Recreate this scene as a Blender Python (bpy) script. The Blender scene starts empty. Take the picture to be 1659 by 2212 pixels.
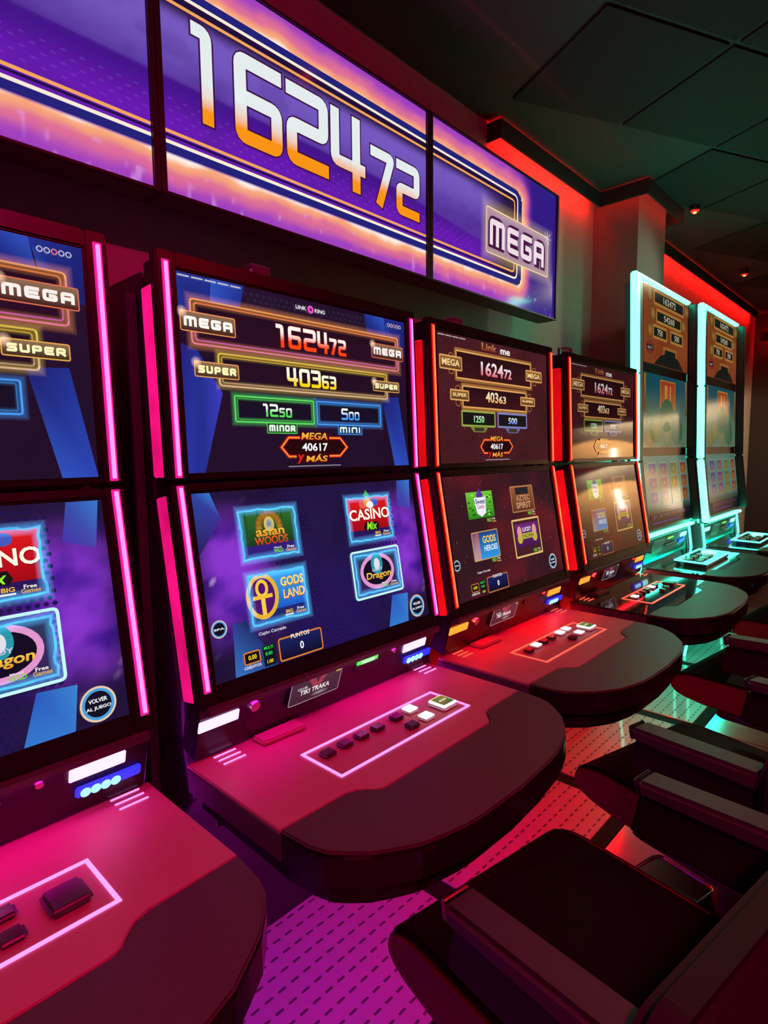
import bpy, bmesh, math, random
from mathutils import Vector, Matrix

random.seed(7)
scene = bpy.context.scene
col = scene.collection

# ---------------------------------------------------------------- camera
cam_d = bpy.data.cameras.new('camera')
cam = bpy.data.objects.new('camera', cam_d)
col.objects.link(cam)
CAM_R = Vector((0.68233085, -0.73098537, -0.00921983))
CAM_U = Vector((0.08274166, 0.06469125, 0.99446913))
CAM_F = Vector((0.72634594, 0.67931983, -0.10462378))
m = Matrix((CAM_R, CAM_U, -CAM_F)).transposed().to_4x4()
m.translation = Vector((0, 0, 1.29))
cam.matrix_world = m
cam_d.sensor_fit = 'HORIZONTAL'
cam_d.sensor_width = 36.0
cam_d.lens = 36.0 * 1269.3 / 1659.0
cam_d.clip_start = 0.02
scene.camera = cam

# ---------------------------------------------------------------- world, exposure
w = bpy.data.worlds.new('world')
scene.world = w
w.use_nodes = True
w.node_tree.nodes['Background'].inputs[0].default_value = (0.6, 0.35, 0.4, 1)
w.node_tree.nodes['Background'].inputs[1].default_value = 0.004
scene.view_settings.view_transform = 'Standard'
scene.view_settings.look = 'None'
scene.view_settings.exposure = 0.0
scene.view_settings.gamma = 1.0
scene.view_settings.use_curve_mapping = False
scene.cycles.max_bounces = 5
scene.cycles.diffuse_bounces = 3
scene.cycles.glossy_bounces = 3
scene.cycles.transmission_bounces = 4
scene.cycles.transparent_max_bounces = 12
scene.cycles.sample_clamp_indirect = 4.0
scene.cycles.caustics_reflective = False
scene.cycles.caustics_refractive = False


# ================================================================ helpers
def lin(c):
    c = c / 255.0
    return c / 12.92 if c <= 0.04045 else ((c + 0.055) / 1.055) ** 2.4


def S(r, g, b):
    return (lin(r), lin(g), lin(b))


def mix(a, b, t):
    t = max(0.0, min(1.0, t))
    return tuple(a[i] + (b[i] - a[i]) * t for i in range(3))


def sm(a, b, x):
    t = max(0.0, min(1.0, (x - a) / (b - a)))
    return t * t * (3 - 2 * t)


MATS = {}


def mat(name, color, rough=0.5, metal=0.0, spec=0.5, coat=0.0, coat_rough=0.05, noise=0.12, nscale=60.0, bump=0.0):
    """procedural surface: base colour with fine noise variation, optional bump"""
    if name in MATS:
        return MATS[name]
    mt = bpy.data.materials.new(name)
    mt.use_nodes = True
    nt = mt.node_tree
    b = nt.nodes['Principled BSDF']
    b.inputs['Roughness'].default_value = rough
    b.inputs['Metallic'].default_value = metal
    b.inputs['Specular IOR Level'].default_value = spec
    b.inputs['Coat Weight'].default_value = coat
    b.inputs['Coat Roughness'].default_value = coat_rough
    tc = nt.nodes.new('ShaderNodeTexCoord')
    nz = nt.nodes.new('ShaderNodeTexNoise')
    nz.inputs['Scale'].default_value = nscale
    nz.inputs['Detail'].default_value = 3.0
    nt.links.new(tc.outputs['Object'], nz.inputs['Vector'])
    rp = nt.nodes.new('ShaderNodeValToRGB')
    rp.color_ramp.elements[0].position = 0.3
    rp.color_ramp.elements[1].position = 0.7
    rp.color_ramp.elements[0].color = tuple(c * (1 - noise) for c in color) + (1,)
    rp.color_ramp.elements[1].color = tuple(min(1, c * (1 + noise)) for c in color) + (1,)
    nt.links.new(nz.outputs['Fac'], rp.inputs['Fac'])
    nt.links.new(rp.outputs['Color'], b.inputs['Base Color'])
    if bump:
        bp = nt.nodes.new('ShaderNodeBump')
        bp.inputs['Strength'].default_value = bump
        bp.inputs['Distance'].default_value = 0.002
        nt.links.new(nz.outputs['Fac'], bp.inputs['Height'])
        nt.links.new(bp.outputs['Normal'], b.inputs['Normal'])
    MATS[name] = mt
    return mt


def emis(name, color, strength=1.0, rough=0.3, base=(0.02, 0.02, 0.02), var=0.0, vscale=6.0):
    """a lit plastic: emission with a soft unevenness along its length"""
    if name in MATS:
        return MATS[name]
    mt = bpy.data.materials.new(name)
    mt.use_nodes = True
    nt = mt.node_tree
    b = nt.nodes['Principled BSDF']
    b.inputs['Base Color'].default_value = base + (1,)
    b.inputs['Roughness'].default_value = rough
    b.inputs['Emission Color'].default_value = color + (1,)
    b.inputs['Emission Strength'].default_value = strength
    if var:
        tc = nt.nodes.new('ShaderNodeTexCoord')
        nz = nt.nodes.new('ShaderNodeTexNoise')
        nz.inputs['Scale'].default_value = vscale
        nt.links.new(tc.outputs['Object'], nz.inputs['Vector'])
        mr = nt.nodes.new('ShaderNodeMapRange')
        mr.inputs['From Min'].default_value = 0.3
        mr.inputs['From Max'].default_value = 0.7
        mr.inputs['To Min'].default_value = strength * (1 - var)
        mr.inputs['To Max'].default_value = strength * (1 + var)
        nt.links.new(nz.outputs['Fac'], mr.inputs['Value'])
        nt.links.new(mr.outputs['Result'], b.inputs['Emission Strength'])
    MATS[name] = mt
    return mt


def picture_mat(name, strength=1.0, gloss=0.5, rough=0.06):
    """display glass: the picture's own colours emitted under a glossy surface"""
    if name in MATS:
        return MATS[name]
    mt = bpy.data.materials.new(name)
    mt.use_nodes = True
    nt = mt.node_tree
    b = nt.nodes['Principled BSDF']
    b.inputs['Base Color'].default_value = (0.004, 0.004, 0.005, 1)
    b.inputs['Roughness'].default_value = rough
    b.inputs['Specular IOR Level'].default_value = gloss
    at = nt.nodes.new('ShaderNodeVertexColor')
    at.layer_name = 'Col'
    nt.links.new(at.outputs['Color'], b.inputs['Emission Color'])
    b.inputs['Emission Strength'].default_value = strength
    mt.cycles.emission_sampling = 'NONE'
    MATS[name] = mt
    return mt


def glow_mat(name, strength=1.0):
    """soft halo of the picture: adds its light to what the display shows below"""
    if name in MATS:
        return MATS[name]
    mt = bpy.data.materials.new(name)
    mt.use_nodes = True
    nt = mt.node_tree
    nt.nodes.remove(nt.nodes['Principled BSDF'])
    out = nt.nodes['Material Output']
    at = nt.nodes.new('ShaderNodeVertexColor')
    at.layer_name = 'Col'
    em = nt.nodes.new('ShaderNodeEmission')
    em.inputs['Strength'].default_value = strength
    tr = nt.nodes.new('ShaderNodeBsdfTransparent')
    ad = nt.nodes.new('ShaderNodeAddShader')
    nt.links.new(at.outputs['Color'], em.inputs['Color'])
    nt.links.new(em.outputs[0], ad.inputs[0])
    nt.links.new(tr.outputs[0], ad.inputs[1])
    nt.links.new(ad.outputs[0], out.inputs['Surface'])
    mt.cycles.emission_sampling = 'NONE'
    MATS[name] = mt
    return mt


class MB:
    """mesh collector; coordinates may run through self.map"""

    def __init__(self, mp=None):
        self.v, self.f, self.c = [], [], []
        self.map = mp or (lambda p: p)

    def pt(self, p, c=None):
        self.v.append(tuple(self.map(p)))
        self.c.append(c)
        return len(self.v) - 1

    def face(self, pts, cols=None):
        ids = [self.pt(p, (cols[i] if isinstance(cols, list) else cols)) for i, p in enumerate(pts)]
        self.f.append(ids)

    def box(self, x0, x1, y0, y1, z0, z1):
        i = [self.pt(p) for p in ((x0, y0, z0), (x1, y0, z0), (x1, y1, z0), (x0, y1, z0),
                                  (x0, y0, z1), (x1, y0, z1), (x1, y1, z1), (x0, y1, z1))]
        for q in ((3, 2, 1, 0), (4, 5, 6, 7), (0, 1, 5, 4), (1, 2, 6, 5), (2, 3, 7, 6), (3, 0, 4, 7)):
            self.f.append([i[k] for k in q])
        return self

    def prism(self, poly, h0, h1, axis='z'):
        def P(a, b, h):
            return {'z': (a, b, h), 'x': (h, a, b), 'y': (a, h, b)}[axis]
        n = len(poly)
        lo = [self.pt(P(a, b, h0)) for a, b in poly]
        hi = [self.pt(P(a, b, h1)) for a, b in poly]
        self.f.append(lo[::-1])
        self.f.append(hi)
        for k in range(n):
            j = (k + 1) % n
            self.f.append([lo[k], lo[j], hi[j], hi[k]])
        return self

    def cyl(self, c, r, h, axis='z', n=16, r2=None):
        r2 = r if r2 is None else r2
        lo, hi = [], []
        for k in range(n):
            a = 2 * math.pi * k / n
            ca, sa = math.cos(a), math.sin(a)
            def P(rr, t):
                if axis == 'z':
                    return (c[0] + rr * ca, c[1] + rr * sa, c[2] + t)
                if axis == 'y':
                    return (c[0] + rr * ca, c[1] + t, c[2] + rr * sa)
                return (c[0] + t, c[1] + rr * ca, c[2] + rr * sa)
            lo.append(self.pt(P(r, 0)))
            hi.append(self.pt(P(r2, h)))
        self.f.append(lo[::-1])
        self.f.append(hi)
        for k in range(n):
            j = (k + 1) % n
            self.f.append([lo[k], lo[j], hi[j], hi[k]])
        return self

    def tube(self, pts, r, n=8):
        pts = [Vector(p) for p in pts]
        rings = []
        up = Vector((1, 0, 0))
        for k, p in enumerate(pts):
            d = (pts[min(k + 1, len(pts) - 1)] - pts[max(k - 1, 0)]).normalized()
            a = d.cross(up)
            if a.length < 1e-3:
                a = d.cross(Vector((0, 1, 0)))
            a.normalize()
            b = d.cross(a)
            rings.append([self.pt(p + (a * math.cos(2 * math.pi * q / n) + b * math.sin(2 * math.pi * q / n)) * r) for q in range(n)])
        for A, B in zip(rings, rings[1:]):
            for q in range(n):
                j = (q + 1) % n
                self.f.append([A[q], A[j], B[j], B[q]])
        self.f.append(rings[0][::-1])
        self.f.append(rings[-1])
        return self

    def build(self, name, material, parent=None, bevel=0.0, seg=2, smooth=False, org=None):
        me = bpy.data.meshes.new(name)
        vs = self.v
        if org is not None:
            vs = [(a - org[0], b - org[1], c - org[2]) for a, b, c in vs]
        me.from_pydata(vs, [], self.f)
        if any(c is not None for c in self.c):
            at = me.color_attributes.new('Col', 'FLOAT_COLOR', 'POINT')
            flat = []
            for c in self.c:
                c = c or (0, 0, 0)
                flat += [c[0], c[1], c[2], 1.0]
            at.data.foreach_set('color', flat)
        else:
            bm = bmesh.new()
            bm.from_mesh(me)
            bmesh.ops.recalc_face_normals(bm, faces=bm.faces)
            if bevel:
                ed = [e for e in bm.edges if len(e.link_faces) == 2 and e.calc_face_angle(0) > 0.6]
                bmesh.ops.bevel(bm, geom=ed, offset=bevel, segments=seg, affect='EDGES', clamp_overlap=True)
            bm.to_mesh(me)
            bm.free()
        me.materials.append(material)
        if smooth:
            for p in me.polygons:
                p.use_smooth = True
        me.update()
        o = bpy.data.objects.new(name, me)
        col.objects.link(o)
        o.parent = parent
        return o


def tag(o, label, cat, group=None):
    o['label'] = label
    o['category'] = cat
    if group:
        o['group'] = group
    return o


def empty(name, loc, rz=0.0):
    o = bpy.data.objects.new(name, None)
    o.empty_display_size = 0.1
    o.location = loc
    o.rotation_euler = (0, 0, rz)
    col.objects.link(o)
    return o


def structure(o):
    o['kind'] = 'structure'
    return o


# ---------------------------------------------------------------- letters
GL = {
    '0': ([[(0, 0), (0, 1), (1, 1), (1, 0), 'c']], 1), '1': ([[(0, 1), (1, 1), (1, 0)]], .45),
    '2': ([[(0, 1), (1, 1), (1, .5), (0, .5), (0, 0), (1, 0)]], 1),
    '3': ([[(0, 1), (1, 1), (1, 0), (0, 0)], [(.2, .52), (1, .52)]], 1),
    '4': ([[(0, 1), (0, .3), (1, .3)], [(.8, 1), (.8, 0)]], 1),
    '5': ([[(1, 1), (0, 1), (0, .55), (1, .55), (1, 0), (0, 0)]], 1),
    '6': ([[(1, 1), (0, 1), (0, 0), (1, 0), (1, .52), (0, .52)]], 1),
    '7': ([[(0, 1), (1, 1), (.35, 0)]], 1),
    'M': ([[(0, 0), (0, 1), (1, 1), (1, 0)], [(.5, 1), (.5, 0)]], 1.25),
    'E': ([[(1, 1), (0, 1), (0, 0), (1, 0)], [(0, .5), (.9, .5)]], 1),
    'G': ([[(1, 1), (0, 1), (0, 0), (1, 0), (1, .48), (.55, .48)]], 1.05),
    'A': ([[(0, 0), (0, 1), (1, 1), (1, 0)], [(0, .4), (1, .4)]], 1),
    'S': ([[(1, 1), (0, 1), (0, .52), (1, .52), (1, 0), (0, 0)]], 1),
    'U': ([[(0, 1), (0, 0), (1, 0), (1, 1)]], 1), 'P': ([[(0, 0), (0, 1), (1, 1), (1, .4), (0, .4)]], 1),
    'R': ([[(0, 0), (0, 1), (1, 1), (1, .4), (0, .4)], [(.5, .4), (1, 0)]], 1),
    'I': ([[(.5, 1), (.5, 0)]], .4), 'N': ([[(0, 0), (0, 1), (1, 1), (1, 0)]], 1),
    'O': ([[(0, 0), (0, 1), (1, 1), (1, 0), 'c']], 1), 'L': ([[(0, 1), (0, 0), (1, 0)]], .9),
    'K': ([[(0, 1), (0, 0)], [(1, 1), (.15, .5), (1, 0)]], 1),
}
TXT = {}


def text_mesh(s):
    """flat outline letters from the built-in font, normalised to a unit box"""
    if s in TXT:
        return TXT[s]
    cu = bpy.data.curves.new('letters', 'FONT')
    cu.body = s
    cu.resolution_u = 3
    cu.offset = 0.022 if len(s) < 12 else 0.008
    ob = bpy.data.objects.new('letters', cu)
    me = bpy.data.meshes.new_from_object(ob)
    vs = [(v.co.x, v.co.y) for v in me.vertices]
    fs = [list(p.vertices) for p in me.polygons]
    bpy.data.objects.remove(ob)
    bpy.data.curves.remove(cu)
    bpy.data.meshes.remove(me)
    x0 = min(v[0] for v in vs); x1 = max(v[0] for v in vs)
    y0 = min(v[1] for v in vs); y1 = max(v[1] for v in vs)
    vs = [((a - x0) / max(1e-6, x1 - x0), (b - y0) / max(1e-6, y1 - y0)) for a, b in vs]
    TXT[s] = (vs, fs)
    return TXT[s]


class Pic:
    """picture shown on a flat display: layers of coloured shapes in (u, s) metres"""

    def __init__(self, frame, d0=0.0003):
        self.fr = frame
        self.m = MB(lambda p: frame(*p))
        self.g = MB(lambda p: frame(*p))
        self.d = d0

    def up(self):
        self.d += 0.00007

    def poly(self, pts, c):
        self.m.face([(a, b, self.d) for a, b in pts], c)

    def rect(self, x0, x1, y0, y1, c, c2=None):
        c2 = c2 or c
        self.poly([(x0, y0), (x1, y0), (x1, y1), (x0, y1)], [c2, c2, c, c])

    def grid(self, x0, x1, y0, y1, nx, ny, fn):
        ids = [[self.m.pt((x0 + (x1 - x0) * i / nx, y0 + (y1 - y0) * j / ny, self.d),
                          fn(x0 + (x1 - x0) * i / nx, y0 + (y1 - y0) * j / ny)) for i in range(nx + 1)] for j in range(ny + 1)]
        for j in range(ny):
            for i in range(nx):
                self.m.f.append([ids[j][i], ids[j][i + 1], ids[j + 1][i + 1], ids[j + 1][i]])

    def ribbon(self, pts, wd, c, closed=False, r=0.0, maxlen=None):
        P = [Vector(p) for p in pts]
        if r > 0 and len(P) > 2:
            Q = []
            n = len(P)
            for k in range(n):
                if not closed and k in (0, n - 1):
                    Q.append(P[k]); continue
                a, b, e = P[k - 1], P[k], P[(k + 1) % n]
                d1, d2 = (a - b), (e - b)
                rr = min(r, d1.length * .45, d2.length * .45)
                p1, p2 = b + d1.normalized() * rr, b + d2.normalized() * rr
                for t in (0, .25, .5, .75, 1):
                    Q.append(p1 * (1 - t) ** 2 + b * 2 * t * (1 - t) + p2 * t * t)
            P = Q
        if maxlen:
            Q = []
            n = len(P)
            for k in range(n if closed else n - 1):
                a, b = P[k], P[(k + 1) % n]
                q = max(1, int((b - a).length / maxlen))
                Q += [a + (b - a) * t / q for t in range(q)]
            if not closed:
                Q.append(P[-1])
            P = Q
        n = len(P)
        L, R = [], []
        for k in range(n):
            a = P[k - 1] if (closed or k > 0) else None
            e = P[(k + 1) % n] if (closed or k < n - 1) else None
            ns = []
            for s0, s1 in ((a, P[k]), (P[k], e)):
                if s0 is not None and s1 is not None and (s1 - s0).length > 1e-9:
                    d = (s1 - s0).normalized()
                    ns.append(Vector((-d.y, d.x)))
            if len(ns) == 2:
                nn = (ns[0] + ns[1]) / max(0.35, 1 + ns[0].dot(ns[1]))
            else:
                nn = ns[0]
            L.append(P[k] + nn * wd / 2)
            R.append(P[k] - nn * wd / 2)
        for k in range(n if closed else n - 1):
            j = (k + 1) % n
            q = [L[k], L[j], R[j], R[k]]
            self.poly([(v.x, v.y) for v in q], [c(v.x, v.y) for v in q] if callable(c) else c)

    def frame_rect(self, x0, x1, y0, y1, wd, c, r=0.004):
        self.ribbon([(x0, y0), (x1, y0), (x1, y1), (x0, y1)], wd, c, True, r)

    def halo(self, x0, x1, y0, y1, g, c):
        """additive glow around a rectangle outline"""
        z = (0, 0, 0)
        self.d += 0.00003
        o = [(x0 - g, y0 - g), (x1 + g, y0 - g), (x1 + g, y1 + g), (x0 - g, y1 + g)]
        i = [(x0, y0), (x1, y0), (x1, y1), (x0, y1)]
        h = min(g, (x1 - x0) * .4, (y1 - y0) * .4)
        n = [(x0 + h, y0 + h), (x1 - h, y0 + h), (x1 - h, y1 - h), (x0 + h, y1 - h)]
        for k in range(4):
            j = (k + 1) % 4
            self.g.face([(*o[k], self.d), (*o[j], self.d), (*i[j], self.d), (*i[k], self.d)], [z, z, c, c])
            self.g.face([(*i[k], self.d), (*i[j], self.d), (*n[j], self.d), (*n[k], self.d)], [c, c, z, z])

    def spot(self, x, y, rx, ry, c, n=14):
        z = (0, 0, 0)
        for k in range(n):
            a, b = 2 * math.pi * k / n, 2 * math.pi * (k + 1) / n
            self.g.face([(x, y, self.d), (x + rx * math.cos(a), y + ry * math.sin(a), self.d), (x + rx * math.cos(b), y + ry * math.sin(b), self.d)], [c, z, z])

    def disc(self, x, y, rx, ry, c, n=24, c2=None):
        for k in range(n):
            a, b = 2 * math.pi * k / n, 2 * math.pi * (k + 1) / n
            self.poly([(x, y), (x + rx * math.cos(a), y + ry * math.sin(a)), (x + rx * math.cos(b), y + ry * math.sin(b))], [c, c2 or c, c2 or c])

    def ring(self, x, y, rx, ry, wd, c, n=28):
        self.ribbon([(x + rx * math.cos(2 * math.pi * k / n), y + ry * math.sin(2 * math.pi * k / n)) for k in range(n)], wd, c, True)

    def tech(self, s, x0, x1, y0, y1, sw, c, gap=0.35, slant=0.0):
        ws = [GL[ch][1] for ch in s]
        unit = (x1 - x0) / (sum(ws) + gap * (len(s) - 1) * .6)
        x = x0
        for ch, wf in zip(s, ws):
            W = unit * wf
            for path in GL[ch][0]:
                cl = path[-1] == 'c'
                pts = [p for p in path if p != 'c']
                q = []
                for a, b in pts:
                    yy = y0 + sw / 2 + b * (y1 - y0 - sw)
                    q.append((x + sw / 2 + a * (W - sw) + (yy - y0) * slant, yy))
                if not cl:
                    for e, n in ((0, 1), (-1, -2)):
                        d = Vector(q[e]) - Vector(q[n])
                        v = Vector(q[e]) + d.normalized() * sw / 2
                        q[e] = (v.x, v.y)
                self.ribbon(q, sw, c, cl, sw * .45, maxlen=(y1 - y0) / 8)
            x += W + unit * gap * .6

    def font(self, s, x0, x1, y0, y1, c, slant=0.0, c2=None):
        vs, fs = text_mesh(s)
        P = [(x0 + a * (x1 - x0) + b * (y1 - y0) * slant, y0 + b * (y1 - y0)) for a, b in vs]
        for f in fs:
            q = [P[k] for k in f]
            if c2:
                self.poly(q, [mix(c2, c, vs[k][1]) for k in f])
            else:
                self.poly(q, c)

    def build(self, name, parent, org, m='picture_glass'):
        n0, k0 = len(self.m.v), len(self.m.f)
        self.m.v += self.g.v
        self.m.c += self.g.c
        self.m.f += [[i + n0 for i in f] for f in self.g.f]
        o = self.m.build(name, MATS[m], parent, org=org)
        if self.g.f:
            o.data.materials.append(MATS['picture_halo'])
            for k in range(k0, len(o.data.polygons)):
                o.data.polygons[k].material_index = 1
        return o


def vgrad(y0, y1, bot, top):
    return lambda x, y: mix(bot, top, sm(y0, y1, y))


# cheap value noise for picture backgrounds
def _h(i, j, k=0):
    n = (i * 374761393 + j * 668265263 + k * 2147483647) & 0xffffffff
    n = ((n ^ (n >> 13)) * 1274126177) & 0xffffffff
    return ((n ^ (n >> 16)) & 0xffff) / 65535.0


def vn(x, y, k=0):
    i, j = math.floor(x), math.floor(y)
    a, b = x - i, y - j
    a = a * a * (3 - 2 * a); b = b * b * (3 - 2 * b)
    return (_h(i, j, k) * (1 - a) + _h(i + 1, j, k) * a) * (1 - b) + (_h(i, j + 1, k) * (1 - a) + _h(i + 1, j + 1, k) * a) * b


def fbm(x, y, k=0):
    return .5 * vn(x, y, k) + .3 * vn(2 * x, 2 * y, k + 1) + .2 * vn(4.1 * x, 4.1 * y, k + 2)


def plane_frame(cx, p0, p1):
    """(u, s, d): u along the row, s up the plane from p0 to p1 in (y, z), d outwards to the player"""
    ey, ez = p1[0] - p0[0], p1[1] - p0[1]
    L = math.hypot(ey, ez)
    ey, ez = ey / L, ez / L
    ny, nz = -ez, ey
    if ny > 0:
        ny, nz = -ny, -nz
    return lambda u, s, d=0.0: (cx + u, p0[0] + s * ey + d * ny, p0[1] + s * ez + d * nz)


# ================================================================ materials
M_CAB = mat('cabinet_black', (0.018, 0.016, 0.018), 0.38, 0.0, 0.5, noise=.1)
M_BEZ = mat('bezel_black', (0.011, 0.010, 0.012), 0.3, 0.0, 0.5, noise=.08)
M_BODY = mat('cabinet_grey', (0.09, 0.085, 0.09), 0.42, 0.25, 0.5)
M_DECK = mat('deck_satin_light_tint', (0.46, 0.20, 0.22), 0.45, 0.1, 0.3, noise=.03, nscale=200)  # grey satin with the crimson light tinted into its colour
M_SIDE = mat('deck_side_shade', (0.07, 0.06, 0.066), 0.5, 0.0, 0.4)  # shade on the deck's sides put into a darker colour
M_COL = mat('column_paint', (0.15, 0.14, 0.14), 0.75, 0.0, 0.3, noise=.05, nscale=25, bump=.1)
M_DECKB = mat('deck_gloss_black', (0.02, 0.02, 0.022), 0.07, 0.0, 0.9, noise=.05)
M_PAD = mat('armrest_rubber', (0.066, 0.048, 0.052), 0.5, 0.0, 0.4, noise=.1, nscale=400, bump=.15)  # slightly reddened for the crimson light as well
M_LIP = mat('deck_lip', (0.012, 0.012, 0.013), 0.22, 0.0, 0.5)
M_BTN = mat('button_dark', (0.05, 0.035, 0.04), 0.25, 0.0, 0.5)
M_CHROME = mat('chrome', (0.75, 0.75, 0.76), 0.18, 1.0, noise=.03)
M_LEATH = mat('seat_leather', (0.006, 0.005, 0.005), 0.65, 0.0, 0.1, noise=.15, nscale=180, bump=.2)
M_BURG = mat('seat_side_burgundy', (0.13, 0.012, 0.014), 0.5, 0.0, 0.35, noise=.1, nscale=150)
M_VINYL = mat('seat_side_vinyl', (0.016, 0.013, 0.013), 0.55, 0.0, 0.25, noise=.12, nscale=150, bump=.15)
M_RAIL = mat('rail_pad', (0.05, 0.048, 0.048), 0.5, 0.0, 0.4, noise=.1, nscale=150)
M_PLATE = mat('floor_plate_metal', (0.20, 0.19, 0.19), 0.5, 0.0, 0.5, coat=.8, coat_rough=.05, noise=.04, nscale=30)
M_SLOT = mat('tread_slot', (0.03, 0.026, 0.03), 0.5, 0.0, 0.3)
M_FLOOR = mat('floor_tile', (0.16, 0.155, 0.15), 0.16, 0.0, 0.5, noise=.06, nscale=8)
M_GAP = mat('floor_gap', (0.003, 0.003, 0.003), 0.8, 0.0, 0.1)
M_WALL = mat('wall_paint', (0.34, 0.315, 0.29), 0.75, 0.0, 0.3, noise=.05, nscale=25, bump=.1)
M_WALLD = mat('wall_paint_dark', (0.035, 0.03, 0.03), 0.8, 0.0, 0.3, noise=.06, nscale=25)
M_CEIL = mat('ceiling_tile', (0.045, 0.045, 0.045), 0.85, 0.0, 0.2, noise=.15, nscale=120, bump=.3)
M_CEILG = mat('ceiling_grid', (0.07, 0.07, 0.07), 0.6, 0.0, 0.3)
M_SIGN = mat('sign_housing', (0.02, 0.02, 0.022), 0.5, 0.0, 0.4)
M_ACR = mat('acrylic', (0.5, 0.45, 0.45), 0.15, 0.0, 0.5)
M_ACR.node_tree.nodes['Principled BSDF'].inputs['Transmission Weight'].default_value = .8
M_TAN = mat('tan_panel', (0.42, 0.28, 0.15), 0.6, 0.0, 0.4, noise=.05, nscale=12)
M_WHITE = mat('white_plastic', (0.55, 0.56, 0.56), 0.35, 0.0, 0.5, noise=.02)
picture_mat('picture_glass', 1.0)
picture_mat('tower_glass', 0.5, gloss=.6, rough=.14)
picture_mat('dim_glass', 0.6, gloss=.6)
picture_mat('sign_glass', 1.0, gloss=.3, rough=.14)
glow_mat('picture_halo', 1.0)

# lit plastics
E_PINK = emis('led_pink', (1.0, 0.11, 0.66), 3.4, var=.12, vscale=5)
E_RED = emis('led_red', (1.0, 0.10, 0.03), 3.0, var=.12, vscale=5)
E_PINKH = emis('led_pink_bloom', (1.0, 0.01, 0.30), 1.0)
E_REDH = emis('led_red_bloom', (1.0, 0.004, 0.004), 0.9)
E_PINKD = emis('deck_led_pink', (1.0, 0.26, 0.85), 1.6)
E_REDD = emis('deck_led_red', (1.0, 0.09, 0.05), 1.6)
E_PINKS = emis('side_light_pink', (1.0, 0.006, 0.22), 0.9, var=.35, vscale=9)
E_REDS = emis('side_light_red', (1.0, 0.004, 0.008), 0.8, var=.3, vscale=7)
E_TEAL = emis('led_teal', (0.045, 1.0, 0.56), 11.0, var=.08)
E_TEALT = emis('led_teal_thin', (0.07, 1.0, 0.65), 4.0)
E_WHITEP = emis('slot_light_pink', (1.0, 0.45, 1.0), 2.0)
E_ORNG = emis('slot_light_orange', (1.0, 0.22, 0.02), 2.0)
E_TEALW = emis('slot_light_teal', (0.35, 1.0, 0.95), 1.6)
E_BLUE = emis('slot_light_blue', (0.02, 0.03, 1.0), 1.3)
E_BLUEW = emis('slot_light_bluewhite', (0.25, 0.75, 1.0), 1.8)
E_GREEN = emis('slot_light_green', (0.03, 0.75, 0.08), 1.2)
E_BTNW = emis('button_lit', (1.0, 0.95, 0.95), 1.6)
E_COVE = emis('cove_led_red', (1.0, 0.005, 0.004), 55.0)
E_COVE2 = emis('cove_led_red_dim', (1.0, 0.006, 0.005), 12.0)
E_LAMP = emis('lamp_red', (1.0, 0.035, 0.012), 28.0)
E_LAMPR = emis('lamp_red_glow', (1.0, 0.01, 0.006), 1.6)
E_UPINK = emis('deck_fill_pink', (1.0, 0.002, 0.55), 30.0)
E_URED = emis('deck_fill_red', (1.0, 0.003, 0.008), 55.0)
E_PINKU = emis('wall_fill_pink', (1.0, 0.03, 0.35), 4.0)
E_REDU = emis('wall_fill_red', (1.0, 0.03, 0.04), 3.0)
E_FPURP = emis('footlight_purple', (0.72, 0.02, 0.78), 165.0)
E_FRED = emis('footlight_red', (1.0, 0.003, 0.003), 250.0)
E_FTEAL = emis('footlight_teal', (0.0, 1.0, 0.55), 170.0)
E_WARM = emis('lamp_warm', (1.0, 0.78, 0.50), 12.0)
E_BATT = emis('fill_crimson', (1.0, 0.001, 0.15), 150.0)
E_BATR = emis('fill_red', (1.0, 0.003, 0.012), 45.0)
E_POWER = emis('indicator_red', (1.0, 0.05, 0.05), 2.5)

# ================================================================ the room
YW = 1.65       # machine wall
ZC = 2.82       # ceiling
XL, XR, YB = -2.6, 8.2, -4.2
structure(MB().box(XL, XR, YB, YW, -0.12, -0.012).build('floor', M_FLOOR))
floor = bpy.data.objects['floor']
# smooth floor slabs in front of the plates
PX = [-0.32, 0.48, 1.28, 2.08, 2.88, 3.73, 4.60, 5.45]
for i in range(len(PX) - 1):
    MB().box(PX[i] + .004, PX[i + 1] - .004, -0.55, 0.70, -0.012, 0.0).build('floor_slab', M_FLOOR, floor, bevel=.002, seg=1)
# tread plates in front of each machine with their slot pattern
for i in range(len(PX) - 1):
    a, b = PX[i] + .035, PX[i + 1] - .035
    pl = MB().box(a, b, 0.752, 1.30, -0.012, 0.0).build('floor_plate', M_PLATE, floor, bevel=.002, seg=1)
    sl = MB()
    nx = int((b - a - .02) / .0385)
    for ix in range(nx + 1):
        for iy in range(12):
            x = a + .02 + ix * .0385
            y = .775 + iy * .0415
            if x > b - .012:
                continue
            L, W = .0115, .0035
            sl.f.append([sl.pt(p) for p in ((x - L, y - W, .0006), (x + L * .7, y - W, .0006), (x + L, y, .0006), (x + L * .7, y + W, .0006), (x - L, y + W, .0006), (x - L * 1.15, y, .0006))])
    so = sl.build('tread_slots', M_SLOT, pl)
    so['kind'] = 'stuff'

for i in range(1, len(PX) - 1):
    MB().box(PX[i] - .033, PX[i] + .033, .752, 1.30, -.0119, -.004).build('floor_joint', M_GAP, floor)
MB().box(PX[0], PX[-1], .703, .750, -.0119, -.002).build('floor_joint', M_GAP, floor)
structure(MB().box(XL, XR, YW, YW + .12, -.1, ZC + .2).build('wall_back', M_WALL))
structure(MB().box(XL - .12, XL, YB, YW, -.1, ZC + .2).build('wall_left', M_WALLD))
structure(MB().box(XR, XR + .12, YB, YW, -.1, ZC + .2).build('wall_right', M_WALLD))
structure(MB().box(XL, XR, YB - .12, YB, -.1, ZC + .2).build('wall_front', M_WALLD))
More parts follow.
